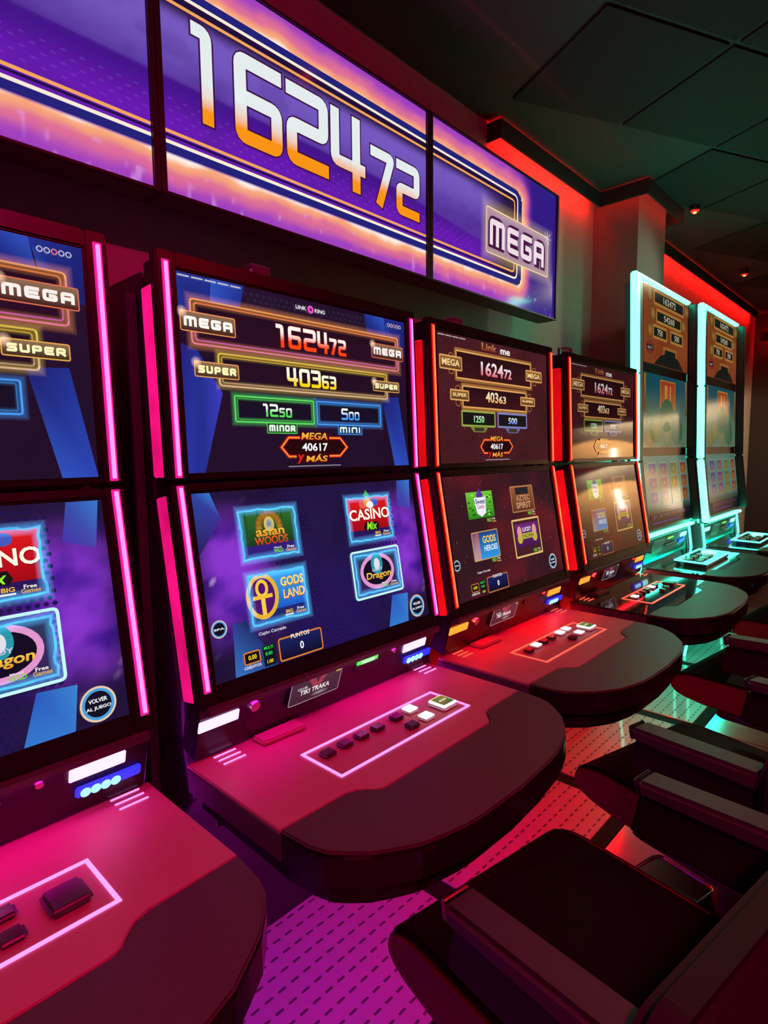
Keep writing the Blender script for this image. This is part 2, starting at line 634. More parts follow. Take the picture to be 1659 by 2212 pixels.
# projecting column of the machine wall
structure(MB().box(3.70, 4.17, 1.375, YW - .001, 0, ZC).build('wall_column', M_COL))
ceil = structure(MB().box(XL, XR, YB, YW, ZC + .03, ZC + .2).build('ceiling', M_CEIL))
# ceiling grid, turned against the row
ca, sa = math.cos(math.radians(-26)), math.sin(math.radians(-26))
T = 0.61
bx0, by0 = 2.69, 0.66
def cw(i, j):
    return (bx0 + (i * ca - j * sa) * T, by0 + (i * sa + j * ca) * T)
for i in range(-8, 12):
    for j in range(-8, 9):
        q = [cw(i + .02, j + .02), cw(i + .98, j + .02), cw(i + .98, j + .98), cw(i + .02, j + .98)]
        xs = [p[0] for p in q]; ys = [p[1] for p in q]
        if min(xs) < 0.3 or max(xs) > XR - .05 or max(ys) > 1.50 or min(ys) < -.6:
            continue
        MB().prism(q, ZC - .001, ZC + .02).build('ceiling_tile', M_CEIL, ceil)
gr = MB()
gr.box(XL + .01, XR - .01, YB + .01, YW - .01, ZC + .008, ZC + .028)
gr.build('ceiling_grid', M_CEILG, ceil)

# red cove lights: a small valance with the strip behind it
def valance(n, x0, x1, y, end=True):
    v = MB()
    v.box(x0, x1, y, y + .012, 2.737, ZC - .002)
    if end:
        v.box(x0, x0 + .012, y + .012, YW - .001, 2.737, ZC - .002)
    structure(v.build('trim_%d' % n, M_WALLD))
    MB().box(x0 + .02, x1 - .01, y + .014, y + .03, 2.765, 2.78).build('cove_strip', E_COVE, bpy.data.objects['trim_%d' % n])
valance(1, 2.50, 3.61, 1.57)
valance(3, 4.25, 7.9, 1.57, False)
v = MB()
v.box(3.61, 3.622, 1.30, 1.582, 2.737, ZC - .002)
v.box(3.61, 4.25, 1.288, 1.30, 2.737, ZC - .002)
v.box(4.238, 4.25, 1.30, 1.582, 2.737, ZC - .002)
structure(v.build('trim_2', M_WALLD))
s_ = MB()
s_.box(3.624, 3.64, 1.32, 1.56, 2.765, 2.78)
s_.box(3.64, 4.23, 1.302, 1.318, 2.765, 2.78)
s_.build('cove_strip', E_COVE2, bpy.data.objects['trim_2'])
# small red lamps on the ceiling
for (x, y, lab) in ((4.23, 1.22, 'small red ceiling lamp at the corner of the column'), (6.05, 1.32, 'small red ceiling lamp far back above the last machine'),
                    (1.64, 0.93, 'small red ceiling lamp in front of the jackpot sign')):
    e = tag(empty('ceiling_lamp', (x, y, ZC - .03)), lab, 'lamp', 'small red ceiling lamps')
    MB().cyl((0, 0, 0), .028, .028, n=14, r2=.034).build('housing', M_CAB, e)
    MB().cyl((0, 0, -.010), .020, .0095, n=16, r2=.026).build('glow_ring', E_LAMPR, e)  # its emission stands in for the red glow round the lens
    MB().cyl((0, 0, -.017), .009, .0065, n=12, r2=.012).build('lens', E_LAMP, e)

# ================================================================ jackpot sign: three monitors in a row
SX = [-0.2665, 0.7385, 1.790, 2.800]
ZB, ZT = 1.925, 2.518
NUMC = lambda x, y: mix(S(250, 148, 22), S(228, 236, 238), sm(2.165, 2.215, y))


def sign_bg(x, z):
    # distance to the rounded neon border (open to the left)
    dx = x - 2.43
    dz = abs(z - 2.224) - .168
    d = math.hypot(max(dx, 0), max(dz, 0)) + min(max(dx, dz), 0) - .028
    n = fbm(x * 9, z * 14, 3)
    if d > 0:
        dd = d + (n - .5) * .035
        c = mix(S(255, 244, 232), S(248, 165, 120), sm(0, .018, dd))
        c = mix(c, S(222, 110, 150), sm(.018, .045, dd))
        c = mix(c, S(160, 65, 190), sm(.045, .085, dd))
        c = mix(c, S(105, 28, 165), sm(.085, .14, dd))
        if x > 2.3:
            c = mix(c, S(48, 22, 130), sm(.03, .10, d) * sm(2.3, 2.6, x))
        if z < 2.0:
            sp = vn(x * 70, z * 28, 9)
            c = mix(c, S(225, 160, 240), .55 * sm(.78, .95, sp))
        return c
    top = S(36, 14, 48)
    band = mix(S(88, 52, 158), S(116, 88, 190), sm(2.2, 2.36, z + .04 * math.sin(x * 1.3)))
    low = mix(S(104, 26, 178), S(66, 20, 138), sm(2.09, 2.2, z))
    edge = 2.205 - max(0, x - 1.5) * .085
    hi = 2.352 if x > .74 else 2.6
    c = mix(low, band, sm(edge - .006, edge + .006, z))
    c = mix(c, top, sm(hi - .012, hi + .03, z))
    if x > 2.1:
        c = mix(c, S(30, 14, 30), sm(2.1, 2.33, x) * .9)
    c = mix(c, S(60, 30, 120), .25 * sm(.45, .75, n))
    return c


def sign_panel(i, label):
    x0, x1 = SX[i], SX[i + 1]
    e = tag(empty('jackpot_monitor', ((x0 + x1) / 2, 1.53, ZB)), label, 'display', 'monitors of the jackpot sign')
    org = ((x0 + x1) / 2, 1.53, ZB)
    MB().box(x0 + .001, x1 - .001, 1.436, 1.53, ZB, ZT).build('housing', M_SIGN, e, bevel=.004, seg=1, org=org)
    fr = lambda u, s, d=0.0: (u, 1.433 - d, s)
    b = MB()
    for q in ((x0 + .001, x0 + .016, ZB, ZT), (x1 - .016, x1 - .001, ZB, ZT), (x0 + .016, x1 - .016, ZT - .006, ZT), (x0 + .016, x1 - .016, ZB, ZB + .006)):
        b.box(q[0], q[1], 1.424, 1.436, q[2], q[3])
    b.build('bezel', M_SIGN, e, org=org)
    sc = MB().box(x0 + .016, x1 - .016, 1.433, 1.436, ZB + .006, ZT - .006).build('screen', M_BEZ, e, org=org)
    a, c, z0, z1 = x0 + .017, x1 - .017, ZB + .007, ZT - .007
    p = Pic(fr)
    p.grid(a, c, z0, z1, 150, 84, sign_bg)
    p.up()
    # hexagon mesh dots low in the panel
    for k in range(26):
        for r in range(5):
            x = a + .02 + k * .04 + (r % 2) * .02
            z = 2.10 + r * .014
            if x < c - .01 and x < 2.1:
                p.disc(x, z, .007, .0028, mix(sign_bg(x, z), S(140, 80, 215), .2), 6)
    p.up()
    lines = ((.018, .030, S(34, 34, 118)), (.006, .006, None), (-.006, .009, S(36, 26, 110)), (-.017, .0075, None), (-.031, .005, S(30, 18, 80)))
    xe = min(c, 2.43)
    last = c > 2.4

    def border(off, wd, cc):
        zt, zb, xr = 2.392 + .0 + off + .012, 2.056 - off - .012 + .012, 2.42 + off
        if last:
            p.ribbon([(a, zt), (xr, zt), (xr, zb), (a, zb)], wd, cc, False, .028 + off * .4)
        else:
            p.ribbon([(a, zt), (c, zt)], wd, cc)
            p.ribbon([(a, zb), (c, zb)], wd, cc)
    border(.016, .024, S(32, 34, 120)); p.up()
    border(.003, .0085, lambda x, z: mix(S(236, 214, 236), S(255, 246, 205), vn(x * 4, z * 3))); p.up()
    border(-.012, .006, S(26, 16, 66)); p.up()
    border(-.022, .008, S(243, 165, 92)); p.up()
    if i == 1:
        def num(ch, xa, xb, za, zb, sw):
            p.tech(ch, xa - .005, xb + .005, za - .005, zb + .005, sw + .010, S(60, 16, 70)); p.up()
            p.tech(ch, xa, xb, za, zb, sw, NUMC); p.up()
        num('1', .838, .896, 2.131, 2.366, .033)
        num('6', .961, 1.118, 2.126, 2.358, .038)
        num('2', 1.134, 1.295, 2.128, 2.354, .038)
        num('4', 1.305, 1.456, 2.123, 2.352, .036)
        num('7', 1.481, 1.600, 2.114, 2.297, .033)
        num('2', 1.609, 1.735, 2.115, 2.297, .032)
    if i == 2:
        p.rect(2.173, 2.708, 2.117, 2.30, S(150, 118, 160), S(140, 112, 150)); p.up()
        p.frame_rect(2.173, 2.708, 2.117, 2.30, .004, S(232, 206, 150), .012)
        p.halo(2.173, 2.708, 2.117, 2.30, .045, (.22, .16, .03)); p.up()
        p.tech('MEGA', 2.188, 2.680, 2.140, 2.272, .045, S(70, 18, 66)); p.up()
        p.tech('MEGA', 2.200, 2.668, 2.152, 2.260, .024, S(238, 220, 226)); p.up()
        for k in range(4):
            an = math.pi / 4 * k
            p.ribbon([(2.70 - .035 * math.cos(an), 2.295 - .035 * math.sin(an)), (2.70 + .035 * math.cos(an), 2.295 + .035 * math.sin(an))], .003, S(220, 200, 230))
    p.build('display_picture', sc, org, 'sign_glass')
    return e


sign_panel(0, 'jackpot sign monitor at the left edge, purple picture without digits')
sign_panel(1, 'middle jackpot sign monitor showing the large number 162472')
sign_panel(2, 'right jackpot sign monitor with a MEGA plaque at its end')

# ================================================================ two-screen slot machines
PT, PK, PB = (1.041, 1.637), (1.024, 1.232), (0.953, 0.839)
YO = 1.36     # base origin of a machine in y


def deck_outline(f=1.0, dy=0.0, o=0.0):
    half = [(0.362, .712), (.3565, .650), (.330, .598), (.268, .545), (.20, .514), (.11, .497), (0, .492)]
    # smooth the half outline a little
    pts = []
    for k in range(len(half) - 1):
        (x0, y0), (x1, y1) = half[k], half[k + 1]
        pts += [(x0, y0), ((x0 + x1) / 2 + .004 * (k in (1, 2, 3)), (y0 + y1) / 2 - .003 * (k in (1, 2, 3, 4)))]
    pts.append(half[-1])
    full = pts + [(-x, y) for x, y in pts[-2::-1]]
    return [((x - math.copysign(o, x) * (abs(x) > .05)) * f, y + dy + (o if y < .70 else 0)) for x, y in full]


def divider():
    h = [(.362, .712), (.225, .709), (.205, .703), (.190, .690), (.178, .677), (.165, .671)]
    return [(-x, y) for x, y in h] + [(x, y) for x, y in h[::-1]]


def build_deck(e, cx, org, plate_mat, dy=0.0, z1=.70, f=1.0):
    mp = lambda p: (cx + p[0] * f, p[1] + dy, p[2] + z1 - .70)
    dv = divider()
    pl = [(-.362, 1.0), ] + dv + [(.362, 1.0)]
    MB(mp).prism(pl, .645, .6925).build('deck_body', M_SIDE, e, bevel=.002, seg=1, org=org)
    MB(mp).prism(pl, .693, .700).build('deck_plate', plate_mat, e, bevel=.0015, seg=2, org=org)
    out = deck_outline()
    ring = out + [(x, y - .001) for x, y in dv[1:-1]]
    MB(mp).prism(ring, .640, .6935).build('armrest_rim', M_LIP, e, bevel=.004, seg=2, org=org)
    MB(mp).prism(ring, .694, .701).build('armrest_pad', M_PAD, e, bevel=.003, seg=2, org=org)
    lip = [(x * .955, .712 + (y - .712) * .90) for x, y in out]
    MB(mp).prism(lip + [(-.34, 1.0), (.34, 1.0)], .595, .640).build('deck_lip', M_LIP, e, bevel=.012, seg=3, org=org)


def bg_lower_a(u, s):
    n = fbm(u * 16 + 5, s * 20, 4)
    x = abs(u)
    c = mix(S(22, 14, 44), S(40, 26, 70), n)
    k = sm(.11, .24, x) * (1 - sm(.28, .345, x + .1 * max(0, s - .32) * 4)) * sm(.05, .16, s) * (1 - sm(.27, .37, s))
    pur = mix(S(66, 26, 150), S(140, 56, 210), sm(.2, .8, n))
    c = mix(c, pur, .95 * k)
    c = mix(c, S(38, 18, 110), .5 * (1 - sm(.05, .2, x)) * (1 - sm(.1, .3, s)))
    if vn(u * 120, s * 120, 8) > .93:
        c = mix(c, S(235, 190, 250), .6 * k)
    return c


def hexmesh(p, x0, x1, y0, y1, cfun, r=.0075):
    j = 0
    y = y0
    while y < y1:
        x = x0 + (j % 2) * r * 1.0
        while x < x1:
            c = cfun(x, y)
            if c:
                p.disc(x, y, r * .72, r * .62, c, 6)
            x += r * 2.0
        y += r * 1.55
        j += 1


def jackpot_upper_a(p):
    """upper picture of the two nearest machines"""
    p.grid(-.318, .318, .018, .39, 40, 24, lambda u, s: mix(S(26, 14, 36), S(40, 18, 48), fbm(u * 8, s * 8, 1)))
    p.up()
    hexmesh(p, -.17, .17, .33, .388, lambda x, y: mix(S(40, 36, 58), S(30, 26, 44), fbm(x * 30, y * 30)))
    hexmesh(p, -.16, .2, .15, .18, lambda x, y: S(30, 26, 62))
    p.up()
    B1, B2 = S(30, 48, 140), S(46, 82, 190)
    p.poly([(-.318, .39), (-.246, .39), (-.262, .30), (-.318, .30)], [B1, B1, S(24, 30, 110), B1]); 
    p.poly([(-.246, .39), (-.172, .39), (-.188, .33), (-.254, .33)], [B2, B1, B1, B2])
    p.poly([(-.318, .26), (-.284, .25), (-.235, .172), (-.283, .018), (-.318, .018)], [S(36, 30, 120), B1, S(60, 60, 190), B1, S(40, 50, 160)])
    p.poly([(.17, .39), (.24, .39), (.25, .33), (.18, .33)], [B1, B2, B1, S(24, 26, 90)])
    p.poly([(.24, .39), (.318, .39), (.318, .30), (.262, .30)], [B1, S(26, 36, 120), S(24, 30, 100), B2])
    p.poly([(.222, .19), (.285, .195), (.318, .018), (.262, .018)], [S(28, 30, 110), B1, S(40, 70, 180), B2])
    p.up()
    # MEGA bar
    p.rect(-.292, .288, .262, .344, S(34, 12, 30), S(44, 14, 36)); p.up()
    gold = vgrad(.262, .344, S(226, 120, 160), S(250, 168, 80))
    p.halo(-.292, .288, .262, .344, .014, (.30, .10, .03))
    p.frame_rect(-.294, .290, .262, .345, .003, gold, .008)
    p.frame_rect(-.286, .282, .269, .338, .003, vgrad(.262, .344, S(214, 90, 190), S(240, 130, 60)), .006); p.up()
    red = lambda x, y: mix(S(255, 70, 20), S(255, 246, 236), sm(.293, .312, y))
    for (ch, a, b, y0, y1, sw) in (('1', -.098, -.078, .279, .327, .0085), ('6', -.066, -.031, .279, .327, .0085), ('2', -.024, .012, .279, .327, .0085), ('4', .016, .05, .279, .327, .0085), ('7', .052, .076, .279, .316, .0075), ('2', .079, .104, .279, .316, .0075)):
        p.tech(ch, a - .0015, b + .0015, y0 - .0015, y1 + .0015, sw + .003, S(110, 18, 10)); p.up()
        p.tech(ch, a, b, y0, y1, sw, red); p.up()
    def plaque(txt, x0, x1, y0, y1, rim, c, base):
        p.rect(x0, x1, y0, y1, mix(base, S(255, 200, 150), .25), base); p.up()
        p.frame_rect(x0, x1, y0, y1, .002, rim, .003); p.up()
        p.spot(x0 + .004, y1 - .002, .012, .012, (.8, .5, .35))
        m = (y1 - y0) * .24
        p.tech(txt, x0 + .007, x1 - .006, y0 + m, y1 - m, (y1 - y0) * .16, c); p.up()
    plaque('MEGA', -.316, -.199, .284, .320, S(240, 150, 90), S(255, 250, 244), S(60, 24, 24))
    plaque('MEGA', .191, .307, .288, .323, S(220, 110, 80), S(255, 240, 235), S(60, 20, 26))
    # SUPER bar
    p.rect(-.24, .24, .188, .248, S(30, 14, 30), S(38, 16, 36)); p.up()
    yel = vgrad(.186, .25, S(235, 190, 170), S(240, 200, 70))
    p.halo(-.24, .24, .188, .248, .011, (.22, .15, .02))
    p.frame_rect(-.241, .241, .187, .249, .003, yel, .007)
    p.frame_rect(-.234, .234, .193, .243, .0025, vgrad(.186, .25, S(200, 160, 140), S(205, 165, 40)), .005); p.up()
    yc = lambda x, y: mix(S(250, 214, 20), S(255, 255, 225), sm(.207, .224, y))
    for (ch, a, b, y0, y1, sw) in (('4', -.076, -.046, .199, .238, .0075), ('0', -.042, -.012, .199, .238, .0075), ('3', -.008, .020, .199, .238, .0075), ('6', .023, .044, .199, .229, .0062), ('3', .047, .067, .199, .229, .0062)):
        p.tech(ch, a, b, y0, y1, sw, yc)
    p.up()
    plaque('SUPER', -.293, -.197, .201, .229, S(235, 160, 90), S(255, 250, 190), S(58, 34, 20))
    plaque('SUPER', .191, .287, .206, .231, S(230, 170, 80), S(255, 246, 190), S(50, 34, 20))
    # MINOR and MINI
    for (x0, x1, cc, hal, nm, tx, ty) in ((-.210, -.006, S(90, 220, 90), (.03, .22, .04), '1250', 'MINOR', (-.135, -.056)), (.004, .212, S(70, 160, 250), (.02, .10, .30), '500', 'MINI', (.066, .144))):
        p.rect(x0, x1, .118, .169, S(20, 16, 34), S(24, 16, 40)); p.up()
        p.halo(x0, x1, .118, .169, .010, hal)
        p.frame_rect(x0, x1, .118, .169, .003, cc, .004)
        p.frame_rect(x0 + .006, x1 - .006, .123, .164, .0018, mix(cc, (0, 0, 0), .4), .003); p.up()
        p.rect(ty[0], ty[1], .096, .117, mix(cc, (0, 0, 0), .9), mix(cc, (0, 0, 0), .82)); p.up()
        p.frame_rect(ty[0], ty[1], .096, .117, .0015, cc, .002); p.up()
        p.tech(tx, ty[0] + .005, ty[1] - .005, .100, .1135, .0038, S(240, 255, 246)); p.up()
        gcol = lambda x, y, q=cc: mix(q, S(250, 255, 250), sm(.138, .15, y))
        if nm == '1250':
            D = (('1', -.143, -.131, .130, .157, .005), ('2', -.126, -.105, .130, .157, .005), ('5', -.102, -.087, .130, .150, .0042), ('0', -.084, -.068, .130, .150, .0042))
        else:
            D = (('5', .078, .099, .130, .157, .005), ('0', .102, .118, .130, .150, .0042), ('0', .121, .137, .130, .150, .0042))
        for (ch, a, b, y0, y1, sw) in D:
            p.tech(ch, a, b, y0, y1, sw, gcol)
        p.up()
    hex_mas(p, 0.0)
    # small print and the maker's word mark
    for k in range(5):
        p.rect(-.318 + k * .028, -.318 + k * .028 + .024, .3815, .3845, S(190, 190, 205))
    p.font('LINK', -.044, -.014, .3665, .3745, S(245, 235, 250))
    p.font('KING', .010, .040, .3665, .3745, S(245, 235, 250))
    p.disc(-.002, .3705, .0085, .0085, S(235, 90, 200)); p.up()
    p.disc(-.002, .3705, .0035, .0035, S(70, 20, 90)); p.up()
    for k in range(5):
        p.ring(.254 + k * .0105, .374, .004, .004, .0017, S(230, 120, 130) if k == 2 else S(190, 190, 215), 10)
    p.rect(-.085, .068, .0235, .0255, S(150, 150, 160))


def hex_mas(p, dx, sc=1.0):
    f = lambda x: dx + (x + .005) * sc - .005
    O = S(245, 150, 40)
    hexa = [(f(-.101), .066), (f(-.081), .087), (f(.070), .087), (f(.091), .066), (f(.068), .046), (f(-.082), .046)]
    p.poly(hexa, S(36, 8, 12)); p.up()
    p.ribbon(hexa, .007, S(214, 40, 16), True)
    p.up()
    p.ribbon(hexa, .003, S(250, 150, 60), True)
    p.up()
    p.font('40617', f(-.045), f(.030), .0575, .0755, S(250, 250, 250)); p.up()
    p.rect(f(-.050), f(.036), .081, .0995, S(70, 10, 10)); p.up()
    p.font('MEGA', f(-.047), f(.030), .083, .0985, S(250, 205, 70), .25, S(240, 120, 30))
    p.rect(f(-.062), f(.034), .0315, .0515, S(60, 8, 10)); p.up()
    p.font('y', f(-.061), f(-.043), .030, .050, S(225, 40, 25), .15)
    p.font('MÁS', f(-.036), f(.026), .0335, .0505, S(250, 205, 70), .25, S(240, 130, 30)); p.up()


def badge(p, x, y, r, lines):
    p.disc(x, y, r, r, S(12, 16, 36), 24); p.up()
    p.ring(x, y, r * .97, r * .97, r * .12, S(230, 200, 170))
    p.ring(x, y, r * .83, r * .83, r * .16, S(70, 160, 220)); p.up()
    n = len(lines)
    h = r * .25
    for k, t in enumerate(lines):
        yy = y + (n - 1) * h * .9 - k * h * 1.8 - h / 2
        wd = r * .088 * len(t) if n > 1 else r * .33 * len(t) * .7
        p.font(t, x - wd, x + wd, yy, yy + h, S(245, 250, 255))
    p.up()


def tile_frame(p, x0, x1, y0, y1, hot=False):
    p.halo(x0, x1, y0, y1, .012, (.05, .25, .55))
    pts = []
    n = 9
    for (a, b, c, d) in ((x0, y0, x1, y0), (x1, y0, x1, y1), (x1, y1, x0, y1), (x0, y1, x0, y0)):
        for k in range(n):
            t = k / n
            j = .0022 * (_h(int((a + t) * 991 + k), int((b + c) * 877)) - .5) * 2
            pts.append((a + (c - a) * t + j, b + (d - b) * t + j))
    p.ribbon(pts, .004, S(86, 200, 250), True); p.up()
    if hot:
        p.frame_rect(x0 - .010, x1 + .010, y0 - .010, y1 + .010, .005, S(200, 250, 250), .008); p.up()


def tile_foot(p, x1, y0, big):
    if big:
        p.font('BIG', x1 - .060, x1 - .042, y0 + .010, y0 + .017, S(250, 190, 50))
        p.rect(x1 - .063, x1 - .041, y0 + .005, y0 + .008, S(235, 235, 235))
    else:
        p.font('Mixed', x1 - .064, x1 - .046, y0 + .015, y0 + .018, S(230, 230, 240))
        p.font('WILD', x1 - .066, x1 - .042, y0 + .006, y0 + .014, S(120, 220, 40))
    p.font('Free', x1 - .030, x1 - .012, y0 + .012, y0 + .018, S(240, 235, 225))
    p.font('Games', x1 - .034, x1 - .007, y0 + .005, y0 + .012, S(220, 170, 90)); p.up()


def menu_lower_a(p):
    p.grid(-.318, .318, .0165, .379, 64, 36, bg_lower_a)
    p.up()
    hexmesh(p, -.15, .23, .02, .375, lambda x, y: mix(S(20, 16, 52), S(34, 26, 96), fbm(x * 20, y * 20, 5)) if (x > -.15 + (.375 - y) * .0) else None, .0062)
    p.up()
    B, Bd = S(52, 120, 205), S(30, 60, 130)
    p.poly([(-.318, .378), (-.280, .378), (-.262, .325), (-.318, .26)], [S(40, 70, 160), B, S(60, 50, 150), S(40, 30, 90)])
    p.poly([(-.238, .12), (-.175, .0175), (-.276, .0175), (-.267, .12)], [S(30, 40, 100), Bd, S(56, 110, 190), S(40, 60, 140)])
    p.poly([(.262, .378), (.312, .378), (.300, .30), (.250, .315)], [S(50, 80, 170), B, S(70, 70, 170), S(70, 50, 170)])
    p.poly([(.187, .092), (.245, .088), (.234, .0175), (.162, .0175)], [S(40, 90, 190), S(60, 130, 210), B, S(50, 120, 205)])
    p.up()
    # four game tiles
    x0, x1, y0, y1 = -.222, -.083, .238, .337
    p.rect(x0, x1, y0 + .026, y1, S(46, 110, 44), S(18, 58, 30)); p.rect(x0, x1, y0, y0 + .026, S(50, 30, 120)); p.up()
    for k in range(5):
        xx = x0 + .012 + k * .030
        p.rect(xx, xx + .004, y0 + .03, y1, S(26, 80, 30))
    p.up()
    for k in range(10):
        an = math.pi * k / 9
        p.disc(-.152 + .026 * math.cos(an), .300 + .026 * math.sin(an), .009, .009, S(190, 140, 50), 10, S(120, 80, 20))
    p.up()
    p.disc(-.152, .305, .013, .016, S(50, 120, 190), 14, S(230, 200, 90)); p.up()
    p.font('asian', -.187, -.115, .281, .299, S(250, 200, 70), 0, S(240, 140, 30)); p.up()
    p.font('WOODS', -.192, -.108, .263, .280, S(245, 100, 40), 0, S(200, 40, 20)); p.up()
    tile_frame(p, x0, x1, y0, y1); tile_foot(p, x1, y0, False)
    x0, x1, y0, y1 = .074, .218, .239, .342
    p.rect(x0, x1, y0 + .024, y1, S(225, 26, 30), S(160, 10, 22)); p.rect(x0, x1, y0, y0 + .024, S(40, 22, 90)); p.up()
    p.disc(.128, .326, .013, .011, S(230, 90, 90)); p.disc(.168, .328, .013, .010, S(70, 90, 190)); p.disc(.143, .331, .012, .014, S(240, 180, 40)); p.up()
    p.disc(.152, .323, .012, .009, S(250, 250, 240)); p.poly([(.132, .345), (.143, .360), (.154, .345)], S(60, 190, 50)); p.up()
    p.font('CASINO', .076, .219, .2845, .3125, S(150, 10, 14)); p.up()
    p.font('CASINO', .078, .217, .287, .314, S(255, 252, 232)); p.up()
    p.poly([(.120, .268), (.127, .281), (.169, .281), (.176, .268), (.169, .260), (.127, .260)], S(24, 20, 24)); p.up()
    p.font('Mix', .131, .165, .262, .281, S(150, 240, 50), .2); p.up()
    tile_frame(p, x0, x1, y0, y1); tile_foot(p, x1, y0, True)
    x0, x1, y0, y1 = -.222, -.080, .105, .205
    p.rect(x0, x1, y0 + .024, y1, S(60, 165, 235), S(26, 90, 200)); p.rect(x0, x1, y0, y0 + .024, S(30, 40, 110)); p.up()
    p.font('GODS', -.143, -.083, .170, .190, S(190, 130, 30)); p.font('LAND', -.139, -.083, .144, .164, S(190, 60, 20)); p.up()
    p.font('GODS', -.144, -.084, .172, .191, S(255, 225, 120)); p.font('LAND', -.140, -.084, .146, .165, S(255, 214, 110)); p.up()
    p.disc(-.192, .160, .034, .041, S(80, 20, 110)); p.up()
    p.ring(-.192, .160, .035, .042, .009, S(232, 180, 50)); p.ring(-.192, .176, .012, .015, .007, S(245, 200, 70)); p.up()
    p.rect(-.197, -.187, .122, .165, S(250, 205, 80)); p.rect(-.216, -.168, .155, .163, S(240, 190, 60)); p.up()
    tile_frame(p, x0, x1, y0, y1); tile_foot(p, x1, y0, True)
    x0, x1, y0, y1 = .074, .219, .112, .203
    p.rect(x0, x1, y0, y1, S(40, 60, 90), S(56, 24, 90)); p.up()
    p.disc(.146, .160, .052, .036, S(16, 12, 34)); p.up()
    p.ring(.146, .160, .054, .038, .010, S(225, 150, 205)); p.up()
    p.disc(.146, .178, .020, .026, S(40, 150, 170)); p.up()
    p.disc(.146, .177, .010, .0145, S(225, 225, 235)); p.up()
    p.font('LADY', .128, .164, .160, .168, S(220, 200, 230))
    p.font('Dragon', .105, .190, .138, .159, S(250, 214, 90), .1, S(230, 150, 30)); p.up()
    tile_frame(p, x0, x1, y0, y1, True); tile_foot(p, x1, y0, False)
    badge(p, -.299, .117, .0165, ['SPA'])
    badge(p, .271, .049, .0275, ['VOLVER', 'AL JUEGO'])
    meters(p, S(232, 130, 40))


def meters(p, rim):
    p.font('Cajón Cerrado', -.214, -.146, .0825, .0905, S(235, 235, 240))
    p.rect(-.170, -.056, .021, .066, S(24, 34, 96), S(14, 12, 36)); p.up()
    p.frame_rect(-.170, -.056, .021, .066, .003, rim, .005)
    p.rect(-.140, -.086, .060, .070, S(20, 20, 50)); p.up()
    p.font('PUNTOS', -.138, -.088, .0605, .0695, S(240, 240, 245))
    p.font('0', -.117, -.107, .034, .050, S(250, 250, 250))
    p.rect(-.254, -.218, .036, .058, S(20, 14, 20)); p.rect(-.210, -.182, .021, .062, S(14, 22, 30)); p.up()
    p.frame_rect(-.254, -.218, .036, .058, .0025, rim, .003)
    p.font('0.00', -.245, -.226, .043, .052, S(250, 220, 40))
    p.font('MULTI', -.207, -.185, .054, .060, S(40, 220, 70))
    p.font('0.00', -.205, -.188, .042, .049, S(40, 220, 90)); p.font('1.00', -.203, -.188, .026, .033, S(250, 220, 40))
    p.font('CRÉDITOS', -.257, -.217, .0265, .0335, S(235, 235, 235)); p.up()


def dust(p, n, c, seed):
    rnd = random.Random(seed)
    for _ in range(n):
        x, y, r = rnd.uniform(-.31, .31), rnd.uniform(.02, .38), rnd.uniform(.0008, .0026)
        p.disc(x, y, r * .7, r, c, 6)
    p.up()


